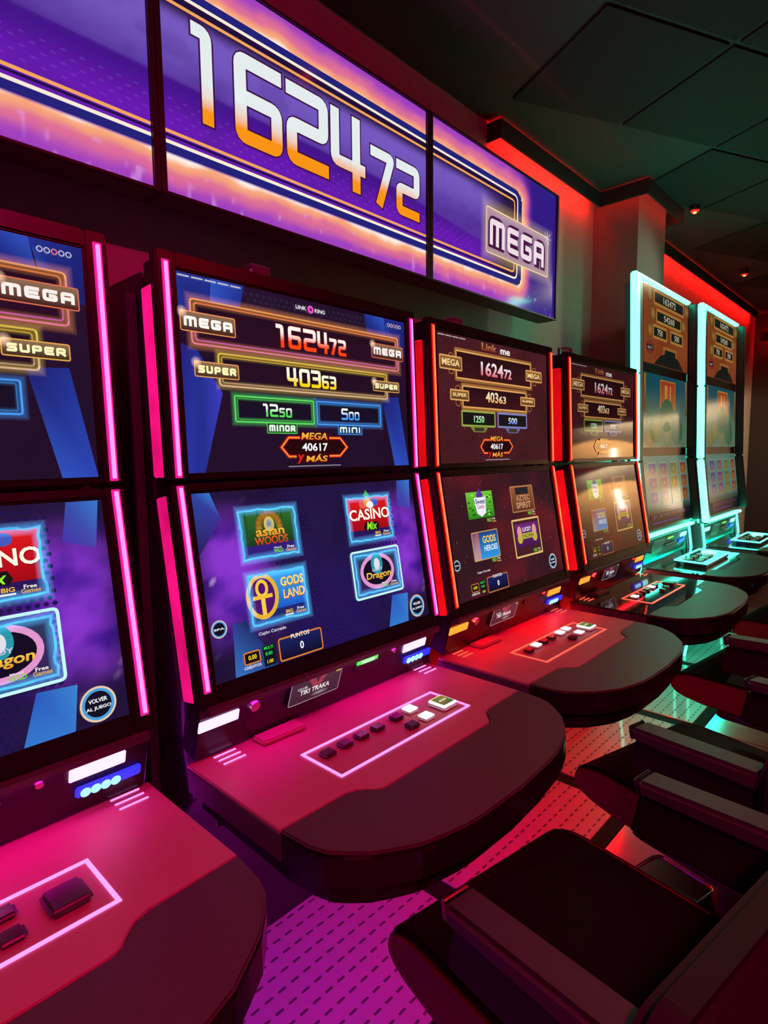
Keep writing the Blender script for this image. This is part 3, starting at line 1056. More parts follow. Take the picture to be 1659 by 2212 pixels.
def jackpot_upper_b(p):
    p.grid(-.318, .318, .018, .39, 30, 18, lambda u, s: mix(S(50, 22, 26), S(82, 30, 38), fbm(u * 6, s * 6, 2)))
    p.up()
    dust(p, 60, S(120, 80, 70), 3)
    G1, G2 = S(226, 168, 100), S(150, 100, 50)
    def bar(x0, x1, y0, y1):
        p.rect(x0, x1, y0, y1, S(40, 16, 20), S(58, 20, 24)); p.up()
        p.frame_rect(x0, x1, y0, y1, .012, G2, .002); p.up()
        p.frame_rect(x0 + .003, x1 - .003, y0 + .003, y1 - .003, .004, G1, .002); p.up()
    def plq(t, x0, x1, y0, y1):
        p.rect(x0, x1, y0, y1, G2, S(90, 55, 30)); p.up()
        p.frame_rect(x0, x1, y0, y1, .004, G1, .002)
        p.font(t, x0 + .010, x1 - .010, y0 + .010, y1 - .008, S(250, 214, 150)); p.up()
    bar(-.232, .205, .264, .349); bar(-.204, .170, .181, .249)
    for (x, y) in ((-.255, .306), (.228, .306), (-.225, .215), (.19, .215)):
        p.ring(x, y + .02, .012, .010, .003, G2, 12); p.ring(x, y - .02, .012, .010, .003, G2, 12)
    p.up()
    plq('MEGA', -.308, -.203, .289, .326); plq('MEGA', .171, .277, .290, .324)
    plq('SUPER', -.262, -.172, .203, .231); plq('SUPER', .132, .225, .205, .231)
    p.font('1624', -.102, .026, .284, .327, S(250, 245, 250), 0, S(225, 90, 110)); p.font('72', .030, .076, .284, .315, S(250, 245, 250), 0, S(225, 90, 110))
    p.font('403', -.080, -.008, .203, .236, S(255, 246, 220), 0, S(235, 160, 60)); p.font('63', -.004, .038, .203, .227, S(255, 246, 220), 0, S(235, 160, 60))
    for (x0, x1, rim, tc, t) in ((-.209, -.031, S(150, 165, 70), S(90, 225, 90), '1250'), (-.013, .166, S(130, 130, 190), S(70, 110, 235), '500')):
        p.rect(x0, x1, .129, .172, S(24, 22, 22)); p.up()
        p.frame_rect(x0, x1, .129, .172, .006, rim, .002); p.up()
        xm = (x0 + x1) / 2
        p.poly([(xm - .05, .128), (xm + .05, .128), (xm + .03, .110), (xm - .03, .110)], mix(rim, (0, 0, 0), .4)); p.up()
        p.rect(xm - .026, xm + .026, .113, .124, S(60, 50, 40)); p.up()
        p.font(t, xm - .028, xm + .028, .139, .160, S(235, 250, 235), 0, tc); p.up()
    hex_mas(p, -.017, .97)
    p.font('Link', -.096, -.012, .362, .384, S(205, 150, 100), 0, S(150, 40, 30)); p.font('me', .010, .067, .360, .376, S(250, 240, 235))
    for k in range(4):
        p.rect(-.315 + k * .034, -.315 + k * .034 + .03, .381, .3835, S(190, 185, 190))
    p.rect(-.09, .05, .024, .026, S(170, 170, 180))
    p.up()


def menu_lower_b(p):
    p.grid(-.318, .318, .0165, .379, 30, 18, lambda u, s: mix(S(50, 24, 32), S(92, 26, 34), sm(.35, .7, fbm(u * 5 + 2, s * 7, 6))))
    p.up()
    dust(p, 70, S(135, 105, 105), 5)
    x0, x1, y0, y1 = -.217, -.077, .247, .328
    p.rect(x0, x1, y0, y1, S(110, 200, 60), S(40, 130, 30)); p.up()
    rnd = random.Random(4)
    for k in range(26):
        x, y = rnd.uniform(x0 + .005, x1 - .005), rnd.uniform(y0 + .005, y1 - .005)
        p.disc(x, y, .007, .003, S(160, 230, 90) if k % 2 else S(24, 90, 24), 6)
    p.up()
    p.poly([(-.165, .318), (-.147, .338), (-.128, .318), (-.135, .305), (-.158, .305)], S(96, 44, 160)); p.up()
    p.poly([(-.178, .310), (-.116, .310), (-.122, .262), (-.147, .250), (-.170, .262)], S(240, 240, 250)); p.up()
    p.font('Sweet', -.172, -.121, .290, .306, S(60, 50, 120)); p.font('Candy', -.165, -.128, .272, .288, S(190, 60, 120)); p.up()
    x0, x1, y0, y1 = .033, .176, .248, .332
    p.rect(x0, x1, y0, y1, S(150, 90, 56), S(90, 50, 34)); p.up()
    p.rect(x0 + .03, x1 - .03, .305, .328, S(40, 34, 44)); p.frame_rect(x0, x1, y0, y1, .004, S(180, 124, 80), .003); p.up()
    p.font('AZTEC', .062, .150, .283, .302, S(190, 140, 100)); p.font('SPIRIT', .058, .154, .258, .279, S(205, 150, 110)); p.up()
    x0, x1, y0, y1 = -.217, -.078, .122, .206
    p.rect(x0, x1, y0, y1, S(30, 60, 130), S(50, 150, 225)); p.rect(x0, x0 + .036, y0, y1, S(200, 80, 40), S(220, 160, 90)); p.up()
    p.frame_rect(x0, x1, y0, y1, .003, S(205, 160, 90), .003)
    p.font('GODS', -.163, -.092, .170, .192, S(250, 214, 80)); p.font('HEROES', -.160, -.086, .145, .163, S(220, 240, 250)); p.up()
    x0, x1, y0, y1 = .016, .187, .100, .221
    p.rect(x0, x1, y0, y1, S(70, 30, 40)); p.up()
    p.rect(x0 + .012, x1 - .012, y0 + .030, y1 - .014, S(110, 40, 120), S(70, 22, 80)); p.frame_rect(x0, x1, y0, y1, .006, S(225, 190, 120), .002); p.up()
    for sx in (-.048, .048):
        p.disc(.1015 + sx, .180, .014, .020, S(225, 150, 150)); p.disc(.1015 + sx, .158, .016, .016, S(200, 170, 70))
    p.up()
    p.font('LUCKY', .074, .130, .180, .194, S(240, 240, 240)); p.rect(.060, .146, .156, .174, S(190, 190, 70)); p.up()
    p.font('CHILDREN', .064, .142, .159, .171, S(90, 40, 20)); p.up()
    for (x, y) in ((-.075, .234), (.175, .235), (-.077, .110), (.178, .108)):
        p.font('WILD', x - .050, x - .026, y - .002, y + .009, S(120, 215, 60)); p.font('Free', x - .020, x - .004, y + .003, y + .010, S(220, 215, 205)); p.font('Games', x - .022, x, y - .005, y + .002, S(200, 150, 80))
    badge(p, -.308, .123, .0155, ['SPA'])
    badge(p, .247, .058, .0255, ['VOLVER', 'AL JUEGO'])
    meters(p, S(190, 120, 60))


BTN_A = [(-.160, .826, 0), (-.112, .828, 0), (-.066, .828, 0), (-.018, .828, 0), (.044, .830, 0), (.040, .781, 0), (.092, .832, 1), (.090, .783, 1), (.166, .796, 2)]
BTN_M1 = [(-.160, .826, 0), (-.112, .828, 0), (-.066, .828, 0), (-.018, .828, 0), (.044, .832, 0), (.040, .784, 0), (.092, .832, 0), (.090, .785, 0), (.158, .800, 3)]
BTN_C = [(-.150, .830, 0), (-.099, .835, 1), (-.048, .837, 0), (.001, .837, 0), (.058, .837, 1), (.108, .841, 1), (.102, .793, 1), (.045, .788, 0), (.173, .802, 2)]
BTN_D = [(-.150, .830, 1), (-.099, .835, 0), (-.048, .837, 0), (.001, .837, 0), (.058, .837, 1), (.108, .841, 0), (.102, .793, 0), (.045, .788, 0), (.173, .802, 3)]


def slot_machine(cx, label, theme, btns, upper, lower, deck_mat, sensor_x):
    org = (cx, YO, 0)
    e = tag(empty('slot_machine', org), label, 'slot machine', 'row of slot machines')
    pink = theme == 'pink'
    L_STRIP, L_DECK, L_SIDE, L_HALO = (E_PINK, E_PINKD, E_PINKS, E_PINKH) if pink else (E_RED, E_REDD, E_REDS, E_REDH)
    kw = dict(org=org)
    mp = lambda p: (cx + p[0], p[1], p[2])
    # cabinet: lower body, belly and back tower
    prof = [(1.245, 0), (1.245, .20), (1.13, .46), (1.04, .595), (1.06, .70), (1.06, .80), (1.075, .84), (1.135, 1.235), (1.15, 1.640), (1.48, 1.640), (1.48, 0)]
    MB(mp).prism(prof, -.335, .335, 'x').build('cabinet', M_CAB, e, bevel=.004, seg=1, **kw)
    fu, fl = plane_frame(cx, PK, PT), plane_frame(cx, PB, PK)
    # bezels
    for nm, fr, s0, s1, a, b in (('upper_bezel', fu, .004, .422, .016, .392), ('lower_bezel', fl, -.018, .398, .0145, .381)):
        bz = MB(lambda p, f=fr: f(p[0], p[1], p[2]))
        for q in ((-.358, -.321, s0, s1), (.321, .358, s0, s1), (-.321, .321, s0, a), (-.321, .321, b, s1)):
            bz.box(q[0], q[1], q[2], q[3], -.022, .004)
        bz.box(-.344, .344, s0 + .004, s1 - .004, -.075, -.022)
        bz.build(nm, M_BEZ, e, bevel=.003, seg=2, **kw)
    # screens with their pictures
    for nm, fr, s0, s1, fn in (('upper_screen', fu, .016, .392, upper), ('lower_screen', fl, .0145, .381, lower)):
        sc = MB(lambda p, f=fr: f(p[0], p[1], p[2])).box(-.321, .321, s0, s1, -.006, -.001).build(nm, M_BEZ, e, **kw)
        p = Pic(fr, -.0004)
        fn(p)
        p.build('display_picture', sc, org, 'dim_glass' if deck_mat is M_DECKB else 'picture_glass')
    # vertical light strips
    for fr, s0, s1 in ((fu, .010, .404), (fl, .008, .394)):
        for u in (-.341, .341):
            MB(lambda p, f=fr: f(p[0], p[1], p[2])).box(u - .0072, u + .0072, s0, s1, .0045, .007).build('light_strip', L_HALO, e, bevel=.001, seg=1, **kw)  # wide dim strip stands in for the bloom round the core
            MB(lambda p, f=fr: f(p[0], p[1], p[2])).box(u - .0036, u + .0036, s0 + .004, s1 - .004, .0072, .0095).build('strip_core', L_STRIP, col.objects[-1], bevel=.001, seg=1, **kw)
    # broad side lights behind the bezels
    for sx in (-1, 1):
        for fr, s0, s1 in ((fu, .012, .365), (fl, -.01, .380)):
            a, b = sorted((sx * .346, sx * .358))
            MB(lambda p, f=fr: f(p[0], p[1], p[2])).box(a, b, s0, s1, -.062, -.026).build('side_light', L_SIDE, e, bevel=.003, seg=1, **kw)
        a, b = sorted((sx * .336, sx * .356))
        MB(mp).prism([(1.165, .2), (1.165, 1.60), (1.18, 1.60), (1.18, .2)], a, b, 'x').build('side_rail', M_BODY, e, bevel=.002, seg=1, **kw)
    # belly panel and its fittings
    fb = plane_frame(cx, (.99, .704), (.953, .835))
    bmap = lambda p: fb(p[0], p[1], p[2])
    MB(bmap).box(-.352, .352, 0, .125, -.05, 0.0).build('belly_panel', M_BEZ, e, bevel=.002, seg=1, **kw)
    MB(bmap).prism([(.112, .001), (.112, .014), (.1075, .014), (.1075, .018), (.124, .018), (.124, .001)], -.345, .345, 'x').build('ledge', M_BODY, e, bevel=.003, seg=2, **kw)
    MB(bmap).box(-.30, .30, .1095, .1115, .002, .013).build('deck_fill_light', E_UPINK if pink else E_URED, e, **kw)  # hidden strip added under the ledge to light the deck
    wl = E_WHITEP if pink else E_ORNG
    MB(bmap).box(-.354, -.267, .067, .091, .0005, .006).build('ticket_light', wl, e, bevel=.002, seg=1, **kw)
    MB(bmap).box(.222, .311, .070, .094, .0005, .006).build('note_light', wl, e, bevel=.002, seg=1, **kw)
    MB(bmap).box(.215, .345, .030, .100, -.001, .0005).build('note_reader', M_CAB, e, **kw)
    MB(bmap).box(.232, .338, .036, .056, .001, .010).build('note_slot', E_BLUE, e, bevel=.003, seg=2, **kw)
    for k in range(4):
        MB(bmap).cyl((.246 + k * .016, .046 , .0102), .008, .002, 'z', 12).build('note_slot_lamp', E_BLUEW, e, **kw)
    MB(bmap).cyl((-.235, .088, .0005), .013, .012, 'z', 18, .011).build('key_lock', M_CHROME, e, **kw)
    MB(bmap).cyl((.178, .094, .0005), .008, .010, 'z', 14, .006).build('key_lock', M_CHROME, e, **kw)
    for k in range(5):
        for (a, b) in ((-.352, -.255), (.20, .352)):
            MB(bmap).box(a, b, .097 + k * .003, .0985 + k * .003, .0005, .003).build('vent_rib', M_BODY, e, **kw)
    # club card plate
    cp = MB(lambda p: fb(p[0] + .055 * (p[1] - .08), p[1], p[2])).box(-.148, .000, .046, .116, .001, .009).build('club_card_plate', M_CAB, e, bevel=.004, seg=2, **kw)
    q = Pic(lambda u, s, d=0.0: fb(u + .055 * (s - .08), s, d), .0095)
    q.rect(-.145, -.003, .049, .113, S(62, 48, 62), S(40, 32, 44)); q.up()
    q.frame_rect(-.145, -.003, .049, .113, .0018, S(170, 150, 165), .006)
    q.poly([(-.105, .110), (-.085, .110), (-.072, .088), (-.060, .110), (-.040, .110), (-.066, .076), (-.079, .076)], S(150, 60, 75)); q.up()
    q.font('CLUB', -.126, -.100, .082, .088, S(220, 214, 220)); q.font('TIKI TRAKA', -.118, -.034, .068, .080, S(236, 232, 236))
    q.disc(-.060, .060, .026, .006, S(150, 146, 158), 14, S(60, 50, 62)); q.up()
    q.rect(-.020, -.006, .098, .111, S(180, 190, 60)); q.up()
    q.build('plate_print', cp, org)
    if pink:
        MB(bmap).box(.054, .126, .084, .100, .001, .005).build('card_slot_light', E_GREEN, e, bevel=.003, seg=2, **kw)
        MB(bmap).box(.066, .112, .086, .096, .0052, .0065).build('card_slot_light', emis('slot_light_greenwhite', (.4, 1, .45), 1.2), e, bevel=.001, seg=1, **kw)
        MB(bmap).box(.05, .13, .068, .083, .0005, .005).build('card_slot', M_CAB, e, bevel=.002, seg=1, **kw)
    else:
        MB(bmap).box(.054, .126, .076, .100, .0005, .006).build('card_slot', M_CAB, e, bevel=.002, seg=1, **kw)
    # deck
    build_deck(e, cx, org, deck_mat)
    led = MB(mp)
    x0, x1, y0, y1, h = -.193, .206, .751, .863, .0028
    for qd in ((x0 - h, x1 + h, y0 - h, y0 + h), (x0 - h, x1 + h, y1 - h, y1 + h), (x0 - h, x0 + h, y0 + h, y1 - h), (x1 - h, x1 + h, y0 + h, y1 - h)):
        led.box(*qd, .7003, .7022)
    led.build('button_frame_light', L_DECK, e, **kw)
    for (a, b, ys) in ((-.315, -.267, (.982, .9645, .947)), (.291, .340, (.987, .969, .951))):
        for y in ys:
            MB(mp).box(a, b, y - .0018, y + .0018, .7003, .7018).build('deck_slit_light', L_DECK, e, **kw)
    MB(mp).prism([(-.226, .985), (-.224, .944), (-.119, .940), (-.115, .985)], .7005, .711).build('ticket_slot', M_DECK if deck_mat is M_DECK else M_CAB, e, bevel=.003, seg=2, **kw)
    for (bx, by, kind) in btns:
        wx, wy, hz = (.0165, .0145, .009) if kind < 2 else (.026, .026, .014)
        if kind in (0, 3):
            MB(mp).box(bx - wx, bx + wx, by - wy, by + wy, .7005, .7005 + hz).build('button', M_BTN, e, bevel=.005, seg=3, **kw)
        elif kind == 1:
            bo = MB(mp).box(bx - wx, bx + wx, by - wy, by + wy, .7005, .7065).build('button', M_WHITE, e, bevel=.003, seg=2, **kw)
            MB(mp).box(bx - wx + .001, bx + wx - .001, by - wy + .001, by + wy - .001, .7068, .7105).build('button_cap', E_BTNW, bo, bevel=.004, seg=3, **kw)
        else:
            bo = MB(mp).box(bx - wx, bx + wx, by - wy, by + wy, .7005, .708).build('button', M_WHITE, e, bevel=.004, seg=2, **kw)
            MB(mp).box(bx - wx + .001, bx + wx - .001, by - wy + .001, by + wy - .001, .7082, .7135).build('button_rim', E_BTNW, bo, bevel=.005, seg=3, **kw)
            qq = Pic(lambda u, s, d=0.0: (cx + u, s, .7138 + d), .0003)
            qq.rect(bx - wx + .006, bx + wx - .006, by - wy + .006, by + wy - .006, S(120, 130, 40), S(70, 96, 60)); qq.up()
            for k in range(5):
                qq.rect(bx - .011 + k * .005, bx - .008 + k * .005, by - .003 + .001 * (k % 2), by + .004, S(240, 246, 230))
            qq.build('button_picture', bo, org)
    # foot lights below the deck and the little sensor on top
    MB(mp).box(-.30, .30, 1.02, 1.035, .592, .5945).build('foot_light', E_FPURP if pink else E_FRED, e, **kw)
    MB(mp).box(-.28, .28, 1.45, 1.465, 1.6405, 1.6425).build('wall_fill_light', E_PINKU if pink else E_REDU, e, **kw)  # strip added to brighten the wall below the sign
    MB(mp).box(-.31, .31, .984, .988, .555, .5945).build('foot_light_shield', M_CAB, e, **kw)  # added baffle, keeps the foot light off the stool
    ac = MB(mp).box(sensor_x - .026, sensor_x + .026, 1.09, 1.13, 1.6465, 1.69).build('sensor_box', M_ACR, e, bevel=.003, seg=1, **kw)
    MB(mp).box(sensor_x - .028, sensor_x + .028, 1.088, 1.132, 1.6405, 1.6462).build('sensor_foot', M_BODY, e, **kw)
    MB(mp).cyl((sensor_x + .015, 1.11, 1.6905), .004, .004, 'z', 8).build('sensor_lamp', E_POWER, ac, **kw)
    return e


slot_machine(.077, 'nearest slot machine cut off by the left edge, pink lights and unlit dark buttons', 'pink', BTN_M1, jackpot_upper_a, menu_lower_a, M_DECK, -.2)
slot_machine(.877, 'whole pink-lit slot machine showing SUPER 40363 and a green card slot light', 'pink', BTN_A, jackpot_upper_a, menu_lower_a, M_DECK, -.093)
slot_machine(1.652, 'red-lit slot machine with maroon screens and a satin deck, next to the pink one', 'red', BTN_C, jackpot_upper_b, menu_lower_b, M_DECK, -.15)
slot_machine(2.483, 'red-lit slot machine with a glossy black deck beside the teal machines', 'red', BTN_D, jackpot_upper_b, menu_lower_b, M_DECKB, -.23)


# ================================================================ tall three-screen machines with teal light frames
QT, QK, QB = (1.098, 2.129), (1.068, 1.221), (1.022, 0.847)


def tower_top(p):
    p.grid(.112, .818, .495, .876, 24, 14, lambda u, s: mix(S(150, 62, 34), S(176, 92, 46), fbm(u * 5, s * 6, 1)))
    p.up()
    G, GD, GR = S(205, 150, 70), S(120, 74, 34), S(40, 42, 36)
    def plq(x0, x1, y0, y1, t, tx0, tx1):
        p.rect(x0, x1, y0, y1, GR, S(30, 30, 28)); p.up()
        p.frame_rect(x0, x1, y0, y1, .014, G, .012); p.up()
        ym, h = (y0 + y1) / 2, (y1 - y0) * .28
        p.font(t, tx0, tx1, ym - h, ym + h, S(240, 232, 205), 0, S(205, 190, 150)); p.up()
    for (x, y) in ((.20, .838), (.79, .838), (.245, .748), (.74, .748), (.205, .660)):
        p.disc(x, y, .045, .042, G, 16, GD)
    p.up()
    plq(.262, .738, .802, .866, '162472', .40, .60)
    plq(.300, .690, .714, .774, '54260', .41, .58)
    plq(.25, .455, .632, .690, '750', .31, .39)
    plq(.52, .720, .636, .692, '500', .58, .66)
    p.disc(.20, .575, .06, .036, S(150, 60, 50), 16); p.up()
    p.rect(.155, .245, .560, .586, S(34, 30, 30)); p.font('40617', .165, .235, .564, .580, S(230, 220, 200))
    p.rect(.40, .62, .500, .600, S(190, 130, 60), S(150, 90, 40)); p.up()
    p.poly([(.26, .497), (.74, .497), (.66, .545), (.60, .56), (.595, .585), (.425, .585), (.42, .56), (.35, .545)], S(34, 38, 36)); p.up()


def tower_mid(p):
    p.grid(.112, .818, .070, .446, 24, 14, lambda u, s: mix(mix(S(120, 150, 130), S(30, 96, 110), sm(.15, .4, s)), S(90, 130, 80), fbm(u * 9, s * 9, 3) * .7 * (1 - sm(.25, .4, s))))
    p.up()
    p.rect(.36, .60, .28, .42, S(190, 70, 40), S(205, 120, 60)); p.frame_rect(.36, .60, .28, .42, .01, S(215, 150, 60), .004); p.up()
    p.rect(.43, .47, .32, .40, S(230, 160, 80)); p.rect(.51, .53, .32, .40, S(230, 160, 80)); p.up()
    for (x, y, rx, ry, c) in ((.47, .24, .11, .09, S(86, 110, 60)), (.30, .16, .10, .07, S(140, 140, 60)), (.64, .16, .10, .08, S(70, 120, 80)), (.2, .12, .08, .05, S(160, 130, 50)), (.47, .14, .07, .07, S(150, 150, 90))):
        p.disc(x, y, rx, ry, c, 18, mix(c, S(60, 120, 100), .6))
    p.up()
    p.rect(.12, .15, .25, .44, S(190, 130, 50), S(120, 90, 40)); p.rect(.78, .81, .25, .44, S(190, 130, 50), S(120, 90, 40)); p.up()


def tower_low(p):
    p.grid(.112, .818, .034, .402, 20, 12, lambda u, s: mix(S(14, 24, 28), mix(S(70, 140, 130), S(110, 150, 130), fbm(u * 7, s * 7)), sm(.10, .16, s)))
    p.up()
    cols = (S(46, 70, 150), S(110, 60, 120), S(96, 116, 60), S(150, 70, 46))
    for k, c in enumerate(cols):
        x = .17 + k * .165
        p.rect(x, x + .125, .14, .372, S(120, 170, 160), S(90, 130, 120)); p.up()
        for r in range(3):
            p.rect(x + .012, x + .113, .150 + r * .074, .150 + r * .074 + .064, c, mix(c, S(200, 170, 90), .4)); p.up()
            p.disc(x + .062, .182 + r * .074, .026, .022, mix(c, S(235, 200, 110), .5), 12, c); p.up()
    p.rect(.15, .60, .052, .060, S(90, 50, 150)); p.rect(.15, .78, .075, .10, S(40, 30, 60)); p.up()
    for k in range(6):
        p.disc(.2 + k * .1, .087, .01, .006, S(170, 60, 90) if k % 2 else S(90, 70, 170), 8)
    p.up()


def tall_machine(x0, dy, label):
    org = (x0 + .415, YO + dy, 0)
    e = tag(empty('tall_slot_machine', org), label, 'slot machine', 'tall teal slot machines')
    kw = dict(org=org)
    mp = lambda p: (x0 + p[0], p[1] + dy, p[2])
    fu0, fl0 = plane_frame(x0, QK, QT), plane_frame(x0, QB, QK)
    sh = lambda f: (lambda u, s, d=0.0: (f(u, s, d)[0], f(u, s, d)[1] + dy, f(u, s, d)[2]))
    fu, fl = sh(fu0), sh(fl0)
    um, lm = (lambda p: fu(*p)), (lambda p: fl(*p))
    prof = [(1.19, 0), (1.16, .20), (1.14, .56), (1.085, .69), (1.10, .84), (1.155, 1.22), (1.165, 1.62), (1.42, 1.62), (1.42, 0)]
    MB(mp).prism(prof, .02, .81, 'x').build('cabinet', M_BODY, e, bevel=.004, seg=1, **kw)
    MB(um).box(.100, .838, .004, .885, -.085, -.004).build('upper_bezel', M_BEZ, e, bevel=.004, seg=2, **kw)
    MB(lm).box(.100, .832, .012, .398, -.07, -.004).build('lower_bezel', M_BEZ, e, bevel=.004, seg=2, **kw)
    MB(um).box(.821, .838, .01, .885, -.002, .05).build('side_cheek', M_BEZ, e, bevel=.008, seg=2, **kw)
    MB(lm).box(.821, .838, .02, .390, -.002, .05).build('side_cheek', M_BEZ, e, bevel=.008, seg=2, **kw)
    for nm, mp2, fr, s0, s1, fn in (('top_screen', um, fu, .492, .879, tower_top), ('middle_screen', um, fu, .067, .449, tower_mid), ('lower_screen', lm, fl, .031, .405, tower_low)):
        sc = MB(mp2).box(.109, .821, s0, s1, -.003, .001).build(nm, M_BEZ, e, **kw)
        p = Pic(fr, .0016)
        fn(p)
        p.build('display_picture', sc, org, 'tower_glass')
    # glowing frame: broad left bar, bevelled inside cheek, top bar, bottom bar
    MB(um).box(-.004, .042, .43, .905, -.020, .012).build('frame_light', E_TEAL, e, bevel=.006, seg=2, **kw)
    MB(um).box(-.002, .042, .002, .4285, -.020, .012).build('frame_light', E_TEAL, e, bevel=.006, seg=2, **kw)
    MB(lm).box(-.002, .040, -.004, .374, -.020, .012).build('frame_light', E_TEAL, e, bevel=.006, seg=2, **kw)
    MB(um).box(.043, .838, .888, .906, -.03, .012).build('frame_light', E_TEAL, e, bevel=.006, seg=2, **kw)
    MB(lm).box(.043, .835, -.008, .008, -.02, .012).build('frame_light', E_TEAL, e, bevel=.004, seg=2, **kw)
    for fm, s0, s1 in ((um, .004, .886), (lm, .011, .374)):
        g = MB(fm)
        g.f.append([g.pt(q) for q in ((.043, s0, .010), (.108, s0, .0005), (.108, s1, .0005), (.043, s1, .010))])
        g.f.append([g.pt(q) for q in ((.043, s0, -.004), (.043, s1, -.004), (.108, s1, -.003), (.108, s0, -.003))])
        g.build('frame_cheek', M_WHITE, e, **kw)
    # thin line down the left side and the leg lines
    MB(mp).tube([(-.001, 1.125, 1.63), (-.001, 1.112, 1.26), (-.001, 1.062, .84)], .005).build('side_line_light', E_TEALT, e, **kw)
    for u in (.004, .826):
        MB(mp).tube([(u, 1.040, .835), (u, 1.022, .70), (u, 1.062, .59), (u, 1.078, .20), (u, 1.106, .004)], .0075).build('leg_light', E_TEALT, e, **kw)
        s = MB(mp)
        a, b = (u, u + .03) if u < .4 else (u - .03, u)
        s.prism([(1.052, .84), (1.034, .70), (1.074, .59), (1.090, .20), (1.117, .0), (1.30, 0), (1.30, .84)], a + .001, b - .001, 'x')
        s.build('side_panel', M_BODY, e, bevel=.003, seg=1, **kw)
    # belly
    fb = plane_frame(x0, (1.060, .705), (1.030, .830))
    bm_ = lambda p: (fb(*p)[0], fb(*p)[1] + dy, fb(*p)[2])
    MB(bm_).box(.03, .79, 0, .122, -.02, 0).build('belly_panel', M_BEZ, e, bevel=.002, seg=1, **kw)
    MB(bm_).box(.04, .15, .078, .104, .0005, .006).build('ticket_light', E_TEALW, e, bevel=.003, seg=2, **kw)
    MB(bm_).box(.66, .76, .078, .104, .0005, .006).build('note_light', E_TEALW, e, bevel=.003, seg=2, **kw)
    MB(bm_).box(.66, .76, .040, .066, .0005, .006).build('note_slot', E_BLUE, e, bevel=.003, seg=2, **kw)
    MB(bm_).box(.44, .53, .090, .102, .0005, .005).build('card_slot_light', emis('slot_light_lime', (.25, .8, .05), 1.0), e, bevel=.002, seg=1, **kw)
    MB(bm_).box(.22, .38, .030, .106, .0005, .006).build('club_card_plate', mat('plate_grey', (.22, .22, .21), .35), e, bevel=.004, seg=2, **kw)
    MB(bm_).box(.42, .60, .050, .064, .0005, .012).build('card_reader', M_BODY, e, bevel=.003, seg=1, **kw)
    # deck with raised key panel
    cx = x0 + .415
    build_deck(e, cx, org, M_DECKB, dy=.045 + dy, z1=.70, f=1.05)
    km = lambda p: (cx + p[0], p[1] + .045 + dy, p[2])
    kb = MB(km).prism([(-.21, .735), (-.19, .885), (.23, .885), (.21, .735)], .7012, .722).build('key_panel', M_DECKB, e, bevel=.004, seg=2, **kw)
    fl_ = MB(km)
    for q in (((-.212, .733), (.212, .733)), ((.212, .733), (.232, .887)), ((.232, .887), (-.192, .887)), ((-.192, .887), (-.212, .733))):
        fl_.tube([(q[0][0], q[0][1], .7235), (q[1][0], q[1][1], .7235)], .0045, 6)
    fl_.build('key_panel_light', E_TEALT, kb, **kw)
    for r in range(2):
        for k in range(6):
            MB(km).box(-.175 + k * .042, -.148 + k * .042, .770 + r * .052, .798 + r * .052, .7222, .729).build('button', M_WHITE if k % 2 else M_BTN, e, bevel=.004, seg=2, **kw)
    MB(km).cyl((.14, .815, .7222), .038, .010, 'z', 20, .033).build('play_button', E_TEALW, e, **kw)
    MB(mp).box(.06, .77, 1.045, 1.060, .592, .5945).build('foot_light', E_FTEAL, e, **kw)
    sh_ = MB(mp)
    sh_.box(.045, .785, 1.008, 1.012, .550, .5945)
    sh_.box(.045, .049, 1.012, 1.075, .440, .5945)
    sh_.box(.781, .785, 1.012, 1.075, .440, .5945)
    sh_.build('foot_light_shield', M_CAB, e, **kw)  # added baffles, keep teal light off the neighbouring plates
    return e


tall_machine(2.93, 0.0, 'tall teal-framed slot machine right beside the last red-lit machine')
tall_machine(3.84, -.05, 'farther tall teal-framed slot machine, cut by the right edge at its deck')


# ================================================================ stools
def rounded_rect(x0, x1, y0, y1, r, n=5):
    P = []
    for (cx, cy, a0) in ((x1 - r, y1 - r, 0), (x0 + r, y1 - r, 90), (x0 + r, y0 + r, 180), (x1 - r, y0 + r, 270)):
        for k in range(n + 1):
            a = math.radians(a0 + 90 * k / n)
            P.append((cx + r * math.cos(a), cy + r * math.sin(a)))
    return P


